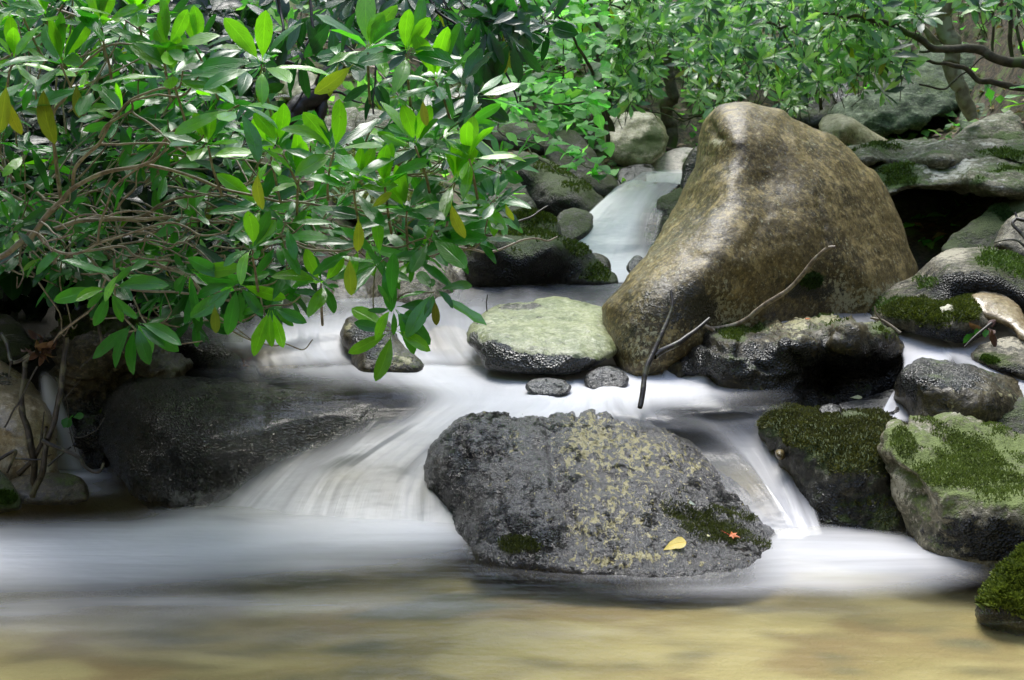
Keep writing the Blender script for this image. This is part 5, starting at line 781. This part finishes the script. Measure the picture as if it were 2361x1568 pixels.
# darker branches of the same kind hanging into the top centre
bush2 = thing('rhododendron_bush', P(1000, -250, 5.4), 'dark leaved rhododendron boughs hanging from the top edge left of centre', 'bush')
Lv, Yl, Tw = Leaves(), Leaves(), Tubes()
PALB = ([(.012, .055, .025), (.02, .085, .035), (.03, .12, .04)], [3, 3, 1.4])
fill([(600, -50), (1240, -50), (1270, 60), (1180, 120), (1100, 90), (1000, 60), (840, 60), (700, 40)], 62, (4.7, 5.6), .14, PALB, Lv, Yl, Tw, root=P(950, -300, 5.4), droop=.8, yel=.02)
for (u, v) in [(1105, 40), (1110, 120), (1125, 60), (1110, 165), (700, 120), (865, 185), (660, 70), (960, 60), (1180, 90), (770, 40), (905, 30), (1080, 190), (700, 30)]:
    whorl(Lv, P(u, v, 4.6), unit([random.gauss(0, .2), -.5, .3]), .15, PALB, nl=6, droop=1.2, spread=(-20, 10))
for pts in ([(960, -60), (1000, 20), (1060, 60), (1110, 130), (1110, 165)], [(700, -60), (720, 60), (700, 120), (690, 200)], [(1230, -60), (1180, 60), (1150, 120), (1190, 240)], [(600, 60), (700, 90), (820, 95), (900, 60)], [(820, -60), (860, 60), (865, 185), (860, 260)], [(640, -60), (650, 80), (600, 180)]):
    V, F = tube(bpath('U', pts, 4.9, 4.7), [.006, .003], wob=.01, seg=24); mkobj('branch', V, F, MT['dark_bark'], parent=bush2)
Lv.build('leaves', MT['glossy_leaf'], bush2); Tw.build('twigs', MT['dark_bark'], bush2)['kind'] = 'stuff'
for a_ in Yl.a:
    one = Leaves(); one.a = [a_]; one.build('yellow_leaf', MT['dry_leaf'], bush2)

# the broad leaved sapling in the centre
sap = thing('sapling', P(1330, 420, 7.6), 'light green sapling with broad toothed leaves leaning over the rocks in the centre', 'sapling')
Lv, Tw = Leaves(), Tubes(); PB = ([(.10, .28, .09), (.17, .40, .13), (.25, .50, .17), (.05, .14, .05)], [2, 3, 2, 1.5])
def broad(u, v, Y, s=1., pal=PB):
    L = .085 * s * random.uniform(.8, 1.2); d = unit([random.gauss(0, .8), random.gauss(-.4, .4), random.gauss(-.2, .22)]); n = unit([random.gauss(0, .3), -.35, 1]); n = n - d * np.dot(n, d)
    Lv.add(P(u, v, Y), d, unit(n), L, L * .8, random.uniform(0, .3), np.array(random.choices(pal[0], pal[1])[0]) * random.uniform(.8, 1.2), .15)
BP = [(1130, 90, 1390, 260, 150), (1150, 180, 1400, 330, 110), (1260, 280, 1400, 370, 26), (1200, 0, 1420, 120, 90), (1340, 60, 1420, 300, 40)]
for (u0, v0, u1, v1, n) in BP:
    for _ in range(int(n * .6)): broad(random.uniform(u0, u1), random.uniform(v0, v1), random.uniform(6.7, 7.9))
for (u, v) in [(1338, 362), (1352, 366), (1375, 380), (1382, 395), (1392, 404), (1362, 402), (1330, 398), (1310, 365), (1348, 385), (1405, 405), (1385, 415), (1270, 345), (1285, 352), (1250, 330), (1225, 322)]: broad(u, v - 12, 6.75, 1.05)
for pts, r in (([(1180, 250), (1150, 300), (1240, 330), (1300, 350), (1345, 378), (1385, 395)], .006), ([(1190, 330), (1230, 355), (1290, 400), (1320, 412)], .004), ([(1400, 330), (1380, 200), (1330, 100), (1260, 0)], .012), ([(1380, 230), (1300, 240), (1220, 230), (1170, 250)], .006), ([(1350, 150), (1290, 170), (1240, 150)], .005), ([(1200, 260), (1195, 150), (1210, 30), (1215, -40)], .006), ([(1290, 250), (1300, 120), (1290, 0)], .005)):
    V, F = tube(bpath('U', pts, 7.4, 6.8), [r, r * .4], wob=.012, seg=26); mkobj('branch', V, F, MT['mossy_bark'], parent=sap)
Lv.build('leaves', MT['thin_leaf'], sap, 'broad')

# right hand thicket
def thicket(name, loc, label, polys, n, yr, L, pal, yel, brs, W=.30, kind='small', mat='far_leaf', nl=None, twr=.002, group=None, droop=.12, out=.9, excl=None):
    t = thing(name, loc, label, 'bush', group); A, Yw, Tt = Leaves(), Leaves(), Tubes()
    for pl, m in zip(polys, n): fill(pl, m, yr, L, pal, A, Yw, Tt, yel=yel, W=W, nl=nl, twr=twr, droop=droop, out=out, tl=(.08, .2), excl=excl)
    A.build('leaves', MT[mat], t, kind); 
    if Tt.V: Tt.build('twigs', MT['mossy_bark'], t)['kind'] = 'stuff'
    for a_ in Yw.a[:22]:
        one = Leaves(); one.a = [a_]; one.build('yellow_leaf', MT['dry_leaf'], t, 'small')
    for (k, pts, y0, y1, r0, r1) in brs:
        V, F = tube(bpath(k, pts, y0, y1), [r0, r1], wob=.02, seg=len(pts) * 7); mkobj('branch', V, F, MT['mossy_bark'], parent=t)
    return t
PR = ([(.10, .24, .09), (.18, .36, .12), (.28, .48, .17), (.42, .58, .24), (.03, .08, .04)], [3, 3, 2.4, 1.4, 1.6])
thicket('rhododendron_bush', P(1700, 300, 9.6), 'wide rhododendron thicket of small whorled leaves above the tall boulder', excl=lambda u, v, Y: fbm(np.array([[u / 75, v / 55, Y * 1.5]]), 2)[0] < -.08, polys= [[(1395, -40), (1900, -40), (1950, 120), (1930, 200), (1860, 262), (1790, 250), (1740, 180), (1700, 215), (1660, 260), (1640, 300), (1600, 230), (1570, 130), (1480, 90), (1400, 120)], [(1395, 40), (1530, 60), (1520, 200), (1480, 235), (1420, 245), (1400, 200)]], n=[640, 190], yr=(7.8, 9.2), L=.105, pal=PR, yel=.03, brs=
        [('3', [(250, 720), (330, 735), (180, 745), (20, 700), (-60, 660)], 8.3, 8.2, .006, .003), ('3', [(80, 670), (150, 690), (220, 730), (330, 730), (370, 600)], 8.3, 8.2, .006, .004), ('3', [(465, 680), (465, 580), (440, 480), (420, 350), (380, 200)], 8.6, 8.4, .008, .004), ('U', [(1990, 60), (1900, 40), (1800, 60), (1700, 40)], 8.5, 8.4, .014, .006), ('U', [(1900, 250), (1880, 180), (1830, 120), (1790, 40)], 8.8, 8.6, .012, .006)])
thicket('rhododendron_bush', P(2330, 300, 8.9), 'rhododendron with dark arching boughs in front of the leaning pale trunk', [[(1900, -40), (2150, -40), (2130, 50), (2080, 110), (2020, 160), (1960, 190), (1930, 180), (1940, 100)], [(2150, -40), (2400, -40), (2400, 40), (2300, 50), (2240, 20)], [(1960, 140), (2100, 120), (2090, 190), (2020, 230), (1980, 220)]], [120, 26, 9], (7.4, 8.2), .115, PR, .03,
        [('U', [(2470, 165), (2320, 143), (2264, 121), (2209, 110), (2154, 114), (2099, 81), (2044, 55), (1971, 40), (1898, 37)], 7.6, 7.7, .032, .008), ('U', [(2460, 205), (2301, 198), (2246, 176), (2191, 150), (2154, 143), (2008, 139)], 7.65, 7.75, .022, .006), ('3', [(1700, 540), (1850, 550), (1950, 500), (2050, 400), (2120, 360)], 7.8, 7.9, .006, .005), ('3', [(1820, 290), (1720, 330), (1560, 350), (1500, 430), (1440, 470)], 7.8, 7.9, .009, .004), ('3', [(1500, 160), (1350, 130), (1200, 110), (1050, 60)], 7.9, 8.0, .01, .005), ('3', [(2165, 60), (2168, 200), (2160, 350)], 7.8, 7.8, .008, .008), ('3', [(2280, 60), (2275, 250), (2295, 400)], 7.75, 7.75, .012, .012), ('3', [(2320, 60), (2335, 230), (2361, 340)], 7.75, 7.7, .009, .009)])
# bushes far behind, pale in the light
PF = ([(.10, .26, .07), (.17, .36, .09), (.25, .44, .12), (.05, .15, .05)], [3, 3, 2, 2])
for (cx_, cy_, rx_, ry_, n_, y0_, lab) in [(1150, 60, 190, 130, 110, 10.5, 'pale green sunlit bush far behind the sapling'), (620, 90, 170, 110, 70, 10.8, 'pale green bush far up the left slope behind the hanging boughs'), (900, 30, 170, 100, 80, 11.5, 'hazy light green bush high behind the slanting trunk'), (1350, 60, 150, 110, 80, 10.2, 'light green bush beside the upright mossy trunk'), (1560, 20, 260, 120, 150, 10.6, 'light green bush topping the slope behind the thicket'), (1950, 10, 260, 110, 110, 11.0, 'dull green bush on the slope at the top right'), (250, 40, 320, 200, 120, 9.5, 'shaded green bush deep behind the foreground leaves at the upper left'), (2330, 20, 200, 120, 60, 11.2, 'dark green bush in the top right corner'), (1230, 250, 140, 70, 40, 9.6, 'low green shrub on the slope behind the sapling leaves'), (900, 230, 120, 50, 26, 9.9, 'low green shrub above the pale layered boulders')]:
    pl = [(cx_ + rx_ * math.cos(t) * random.uniform(.85, 1.15), cy_ + ry_ * math.sin(t) * random.uniform(.85, 1.15)) for t in np.arange(0, 6.2, .5)]
    thicket('shrub', P(cx_, cy_ + ry_, y0_), lab, [pl], [n_], (y0_ - .6, y0_ + .6), .15, PF, .01, [], W=.42, kind='tiny', nl=8, mat='thin_leaf', twr=.004, group='shrubs on the slope behind the stream')
# trees
def tree(name, label, k, pts, Y0, Y1, rr, mat, limbs=(), shade_crown=None, group=None):
    path = bpath(k, pts, Y0, Y1); t = thing(name, path[-1], label, 'tree', group); V, F = tube(path, rr, sides=14, wob=.03, seg=60); mkobj('trunk', V, F, MT[mat], parent=t)
    for (kk, pp, y0, y1, r0, r1) in limbs:
        V, F = tube(bpath(kk, pp, y0, y1), [r0, r1], sides=9, wob=.02, seg=30); mkobj('limb', V, F, MT[mat], parent=t)
    if shade_crown:  # leafy mass above the frame, added to shade what lies below
        C = Leaves(); c = path[0] + np.array(shade_crown[:3])
        for _ in range(shade_crown[4]):
            q = np.random.randn(3); q = q / np.linalg.norm(q) * random.random() ** .33 * shade_crown[3]; q[2] *= .6
            whorl(C, c + q, unit([random.gauss(0, .4), random.gauss(0, .4), 1]), .2, PF, nl=7, W=.5)
        C.build('shade_crown', MT['thin_leaf'], t, 'tiny')
    return t
tree('tree', 'slanting black trunk crossing behind the left rhododendron', '2', [(560, 60), (480, 280), (430, 400), (330, 540), (180, 680), (60, 780), (-60, 860)], 6.9, 6.6, [.035, .052, .045], 'dark_bark', shade_crown=(-1.6, 1.3, 3.4, 2.0, 110), limbs=[('2', [(300, 590), (320, 680), (280, 780), (220, 860), (130, 900), (30, 920)], 6.75, 6.6, .03, .018), ('2', [(350, 520), (200, 420), (60, 400), (-60, 390)], 6.7, 6.5, .012, .006), ('2', [(340, 560), (450, 600), (560, 640)], 6.7, 6.8, .008, .003), ('2', [(100, 740), (170, 600), (250, 560), (310, 590)], 6.6, 6.7, .006, .004)])
tree('tree', 'upright mossy dark trunk between the sapling and the right thicket', 'U', [(1440, -120), (1425, 0), (1406, 73), (1391, 130), (1391, 185), (1385, 250), (1392, 310)], 8.4, 8.6, [.05, .05, .045, .06], 'mossy_bark', [('U', [(1400, 100), (1370, 40), (1350, -40)], 8.4, 8.4, .02, .012)], shade_crown=(-.4, 2.2, 3.6, 2.2, 110))
tree('tree', 'short lichen spotted trunk standing in the dark hollow left of the tall boulder', 'U', [(1535, 100), (1540, 180), (1544, 250), (1546, 300), (1548, 335)], 9.6, 9.7, [.04, .045, .05], 'mossy_bark')
tree('tree', 'pale leaning trunk with smooth grey bark at the upper right', 'U', [(2170, -120), (2174, 0), (2178, 55), (2193, 110), (2202, 158), (2213, 202), (2231, 249), (2240, 275)], 8.05, 8.0, [.05, .048, .045, .036], 'pale_bark', [('3', [(1600, 40), (1640, 80), (1720, 170), (1760, 230), (1830, 300)], 8.1, 8.05, .012, .022)], shade_crown=(1.2, 1.6, 3.6, 2.2, 110))
for (u_, r_, lab) in [(470, .10, 'thick shaded trunk far behind the upper left leaves'), (1010, .12, 'pale blurred trunk on the far slope left of the sapling'), (1275, .07, 'slim grey trunk on the far slope behind the sapling')]:
    tree('tree', lab, 'U', [(u_ + 20, -260), (u_ + 5, -60), (u_, 60), (u_ - 5, 160), (u_, 230)], 11.6, 11.5, [r_ * .7, r_, r_], 'pale_bark')

# sprig at the right edge, close to the lens
sp = thing('rhododendron_sprig', P(2440, 220, 3.4), 'pale leaf sprig poking in at the right edge', 'sprig'); Lv = Leaves()
for (u, v, dx, dz, L, c) in [(2430, 205, -1, .12, .115, (.06, .20, .05)), (2440, 218, -1, .02, .13, (.12, .26, .10)), (2440, 228, -1, -.12, .13, (.14, .26, .02)), (2450, 222, .4, .6, .1, G2)]:
    Lv.add(P(u, v, 3.3), unit([dx, -.05, dz]), unit([0, -.25, 1]), L, L * .3, .15, c, .1)
Lv.build('leaves', MT['glossy_leaf'], sp); V, F = tube([P(2440, 218, 3.3), P(2520, 240, 3.35), P(2620, 300, 3.4)], [.003, .004], seg=10); mkobj('branch', V, F, MT['twig_bark'], parent=sp)

# ---------------------------------------------------------------- sticks in the stream
def stick(name, label, k, main, Y0, Y1, rr, arms=(), mat='driftwood', cat='stick', group=None):
    p = bpath(k, main, Y0, Y1); V, F = tube(p, rr, sides=9, wob=.004, seg=len(main) * 8); o = mkobj(name, V, F, MT[mat]); tag(o, label, cat, group)
    for (kk, pp, y0, y1, r0, r1) in arms:
        V, F = tube(bpath(kk, pp, y0, y1), [r0, r1], sides=8, wob=.003, seg=len(pp) * 7); mkobj('offshoot', V, F, MT[mat], parent=o)
    return o
stick('forked_stick', 'dark forked stick standing in the white water in front of the tall boulder', '6', [(315, 1085), (330, 1000), (348, 895), (362, 850), (400, 770), (440, 670), (468, 610), (485, 540), (480, 460)], 4.56, 4.85, [.0085, .0095, .0095, .009, .007, .005], [('6', [(396, 805), (440, 775), (520, 738), (600, 680), (650, 640), (690, 608)], 4.70, 4.85, .012, .006)])
stick('long_stick', 'long pale bare stick slanting up across the face of the tall boulder', '6', [(700, 660), (820, 640), (900, 600), (1000, 520), (1100, 460), (1180, 380), (1250, 290), (1310, 235), (1355, 225)], 5.2, 5.0, [.010, .009, .008, .007], [('6', [(1310, 238), (1312, 210), (1308, 188)], 5.0, 5.0, .005, .004), ('6', [(660, 640), (690, 655), (715, 672)], 5.15, 5.15, .005, .008)], mat='twig_bark')
stick('twig', 'thin upright twig rising behind the pale flat stone', 'U', [(1122, 722), (1120, 700), (1123, 680)], 5.7, 5.7, [.003, .002], mat='dark_bark', cat='twig')
stick('twig', 'small grey twig caught beside the olive mossy rock at the right', '6', [(1700, 685), (1640, 640), (1600, 612), (1545, 598)], 5.2, 5.25, [.006, .004], [('6', [(1600, 612), (1572, 580), (1565, 540)], 5.2, 5.2, .004, .003)], cat='twig', mat='twig_bark')
stick('twig', 'bare twig bending over the mossy wedge rock below the waterfall', '2', [(1200, 1440), (1310, 1470), (1370, 1480), (1450, 1430), (1600, 1370), (1670, 1330), (1728, 1292)], 5.6, 5.9, [.006, .005, .003], [('2', [(1660, 1335), (1672, 1318)], 5.9, 5.9, .004, .002)], cat='twig')
stick('twig', 'fine red brown twig arching across the dark wedge rock', '5', [(1280, 175), (1380, 190), (1480, 210), (1600, 180), (1750, 120), (1830, 115), (1900, 135), (1965, 108)], 5.2, 5.5, [.005, .004, .0025], cat='twig', mat='twig_bark')
stick('twig', 'forked brown twig resting on the grey brown rock at the right edge', 'G', [(2000, 600), (1950, 560), (1850, 450), (1830, 400), (1870, 350), (1850, 290)], 5.9, 6.0, [.009, .007, .005], [('G', [(1870, 350), (1960, 370), (2060, 420)], 5.95, 5.9, .007, .009), ('G', [(2000, 700), (1880, 610), (1750, 600), (1620, 635)], 5.9, 6.0, .006, .003)], cat='twig')
stick('twig', 'dark red twig sticking out of the chute at the right', '6', [(2048, 755), (2090, 710), (2150, 660), (2190, 630)], 5.1, 5.15, [.004, .006], cat='twig', mat='dark_bark')
drift = thing('dead_branch', P(86, 1118, 4.3), 'tangle of dead forked branches with withered leaves standing at the left', 'dead branch')
for i_, (pts, y0, y1, r0, r1) in enumerate([([(59, 833), (54, 878), (50, 915), (54, 960), (68, 996), (77, 1059), (81, 1104), (86, 1130)], 4.25, 4.35, .0085, .012), ([(149, 780), (149, 800), (145, 856), (140, 915), (122, 978), (108, 1023), (97, 1095), (75, 1148)], 4.2, 4.3, .008, .0105), ([(217, 713), (181, 734), (144, 761), (122, 788), (80, 815), (59, 833)], 4.1, 4.25, .004, .008), ([(99, 1014), (149, 1036), (181, 1055), (199, 1077), (230, 1086), (239, 1066)], 4.25, 4.2, .007, .004), ([(0, 765), (18, 797), (27, 833), (50, 835), (70, 818)], 4.3, 4.2, .006, .006), ([(30, 835), (24, 850), (20, 870)], 4.2, 4.2, .005, .003), ([(-20, 1070), (0, 1058), (36, 1036), (30, 1060), (14, 1092)], 4.25, 4.3, .006, .004), ([(45, 1095), (75, 1058), (100, 1015), (108, 985)], 4.35, 4.3, .009, .006), ([(110, 1075), (140, 1050), (165, 1030)], 4.35, 4.4, .004, .003), ([(95, 1020), (100, 980), (103, 950)], 4.3, 4.3, .003, .002), ([(130, 870), (153, 930), (160, 985), (175, 1040)], 4.3, 4.25, .0018, .0014), ([(35, 1060), (60, 1058), (95, 1056), (120, 1048)], 4.3, 4.3, .004, .002), ([(8, 985), (30, 945), (45, 925), (85, 845)], 4.25, 4.2, .003, .003), ([(150, 925), (180, 880), (184, 875)], 4.2, 4.2, .0018, .001), ([(225, 745), (232, 790), (215, 815), (185, 850)], 4.3, 4.3, .005, .003), ([(240, 965), (215, 995), (180, 1010), (160, 1000)], 4.2, 4.2, .0016, .001)]):
    V, F = tube(bpath('U', pts, y0, y1), [r0, r1], sides=8, wob=.006, seg=len(pts) * 7); mkobj('branch', V, F, MT['driftwood'], parent=drift)
Lv = Leaves()
for _ in range(26): Lv.add(P(random.gauss(100, 18), random.gauss(800, 13), 4.15), unit(np.random.randn(3) + [0, 0, -.3]), unit(np.random.randn(3)), random.uniform(.03, .07), .02, .8, random.choice([(.10, .04, .02), (.05, .02, .015), (.20, .10, .05), (.03, .015, .01)]), .6)
for _ in range(4): Lv.add(P(165 + random.gauss(0, 8), 962, 4.2), unit(np.random.randn(3)), unit([0, -1, .5]), .035, .026, .1, (.03, .14, .02), .2)
Lv.build('withered_leaves', MT['dry_leaf'], drift, 'small')

# ---------------------------------------------------------------- fallen leaves
def fallen(label, u, v, L, Wr, ang, col, kind='broad', name='fallen_leaf', lift=.009, stem=.3):
    h = snap(u, v)
    if h is None: return
    p, n = np.array(h[0]), np.array(h[1]); n = unit(n * .5 + np.array([0, -.45, .7]))
    x = unit(np.cross([0, 0, 1.], n) if abs(n[2]) < .98 else [1, 0, 0]); x = x if x[0] > 0 else -x; y = np.cross(n, x); d = unit(x * math.cos(ang) + y * math.sin(ang)); A = Leaves(); A.add(p + n * lift - d * L * .5, d, n, L, L * Wr, .15, col, .1)
    T, Wd = PROF[kind]; o = A.build(name, MT['dry_leaf'], None, kind); tag(o, label, 'leaf', 'fallen leaves lying on the stones')
    V, F = tube([p + n * lift + d * L * .5 if stem < 0 else p + n * lift - d * L * .48, p + n * (lift + .004) + (d if stem < 0 else -d) * L * (.5 + abs(stem) * .5), p + n * (lift + .003) + (d if stem < 0 else -d) * L * (.5 + abs(stem)) + np.cross(n, d) * L * .12], [.0009, .0007], sides=5, seg=8); mkobj('stalk', V, F, MT['dry_leaf'], parent=o, )
    o.data.materials[0] = MT['dry_leaf']; return o
def lobed(label, u, v, s, ang, col, lobes):
    h = snap(u, v); p, n = np.array(h[0]), np.array(h[1]); n = unit(n * .5 + np.array([0, -.45, .7])); x = unit(np.cross([0, 0, 1.], n)); x = x if x[0] > 0 else -x; y = np.cross(n, x)
    m = len(lobes); t = np.linspace(0, 2 * np.pi, m, endpoint=False) + ang; r = np.array(lobes) * s
    V = np.vstack([[p + n * .011], p + n * (.007 + .006 * np.random.rand(m, 1)) + (x * np.cos(t)[:, None] + y * np.sin(t)[:, None]) * r[:, None]]); F = np.c_[np.zeros(m, int), 1 + np.arange(m), 1 + (np.arange(m) + 1) % m]
    o = mkobj('fallen_leaf', V, F, MT['dry_leaf'], col=np.tile(col, (m + 1, 1)), uv=np.zeros((m + 1, 2)) + .5, smooth=False); tag(o, label, 'leaf', 'fallen leaves lying on the stones')
    d = x * math.cos(ang) + y * math.sin(ang); V, F = tube([p + n * .005, p + n * .008 - d * s, p + n * .006 - d * s * 1.8 + np.cross(n, d) * s * .3], [.0011, .0008], sides=5, seg=8); mkobj('stalk', V, F, MT['dry_leaf'], parent=o, col=np.tile(np.array(col) * [1, .5, .8], (len(V), 1)), uv=np.zeros((len(V), 2)) + .5); return o
fallen('yellow oval leaf lying on the lower right of the foreground boulder', 1553, 1256, .070, .62, R(180), (.80, .62, .12), stem=.15)
lobed('orange red maple leaf on the foreground boulder', 1686, 1239, .020, R(-40), (.75, .20, .06), [1.3, .5, 1.0, .45, .8, .35, .3, .35, .8, .45, 1.0, .5])
fallen('small pale grey green leaf high on the right of the foreground boulder', 1594, 1164, .024, .45, R(-35), (.62, .70, .60), stem=.1)
fallen('tiny round yellow leaf between the yellow and the maple leaf', 1632, 1240, .013, .8, R(-10), (.70, .66, .36), stem=.1)
lobed('cream lobed leaf lying on the olive mossy rock at the right', 2184, 716, .030, R(130), (.62, .58, .42), [.6, 1.0, .9, 1.1, .8, 1.3, .9, 1.1, .8, .9])
fallen('pale yellow leaf with a long stalk in the nook under the undercut rock', 1972, 921, .045, .5, R(180), (.62, .62, .34), stem=.7)
fallen('orange leaf on the rim of the broad undercut rock', 1862, 739, .024, .4, R(5), (.60, .16, .05), stem=.1)
fallen('peach coloured leaf on the long slanting dark rock', 1553, 1, .01, .4, 0, (.6, .3, .1)) if False else None
fallen('peach leaf, left one of two on the slanting dark rock', 1177, 356, .04, .5, R(10), (.62, .32, .16), stem=.1)
fallen('peach leaf, right one of two on the slanting dark rock', 1221, 350, .04, .45, R(-10), (.66, .34, .12), stem=.1)
clump = None
for i_, (u, v, lab) in enumerate([(563, 826, 'rust red leaf wad at the right end of the long low rock')]):
    A = Leaves(); h = snap(u, v); p = np.array(h[0])
    for _ in range(14): A.add(p + np.random.randn(3) * .012 + [0, -.02, .01], unit(np.random.randn(3)), unit(np.random.randn(3)), random.uniform(.03, .06), .018, .7, random.choice([(.30, .07, .03), (.12, .04, .02), (.35, .14, .05)]), .5)
    o = A.build('leaf_wad', MT['dry_leaf'], None, 'small'); tag(o, lab, 'leaf wad')
A = Leaves(); h = snap(2230, 768); p = np.array(h[0])
for _ in range(10): A.add(p + np.random.randn(3) * .02 + [.03, -.02, .03], unit(np.random.randn(3)), unit(np.random.randn(3)), random.uniform(.04, .08), .03, .5, random.choice([(.10, .04, .03), (.05, .2, .02), (.06, .25, .02)]), .4)
o = A.build('leaf_wad', MT['dry_leaf'], None, 'small'); tag(o, 'brown and green leaf tuft wedged under the smooth tan stone', 'leaf wad')
# leaf litter and low plants on the slopes
A = Leaves(); B_ = Leaves(); hs = 0
xs = rng.uniform(-5, 5, 9000); ys = rng.uniform(7.2, 13, 9000); zg = ground_z(xs, ys)
for x, y, z in zip(xs, ys, zg):
    if abs(x + .1) < .9 and y < 8.6: continue
    if random.random() < .55: A.add([x, y, z + .02], unit([random.gauss(0, 1), random.gauss(0, 1), .15]), unit([random.gauss(0, .4), random.gauss(-.2, .4), 1]), random.uniform(.05, .09), .035, .5, np.array(random.choice([(.30, .16, .07), (.20, .11, .06), (.42, .30, .12), (.14, .08, .05), (.35, .22, .16)])) * .9, .4)
    else: B_.add([x, y, z + .03], unit([random.gauss(0, 1), random.gauss(-.3, 1), .6]), unit([random.gauss(0, .4), -.4, 1]), random.uniform(.05, .12), .06, .3, np.array(random.choice([(.06, .2, .04), (.12, .3, .06), (.2, .36, .08)])), .2)
tag(A.build('leaf_litter', MT['dry_leaf'], None, 'tiny'), 'brown fallen leaves covering the slopes', kind='stuff'); tag(B_.build('ground_cover', MT['thin_leaf'], None, 'tiny'), 'low green plants on the slopes', kind='stuff')
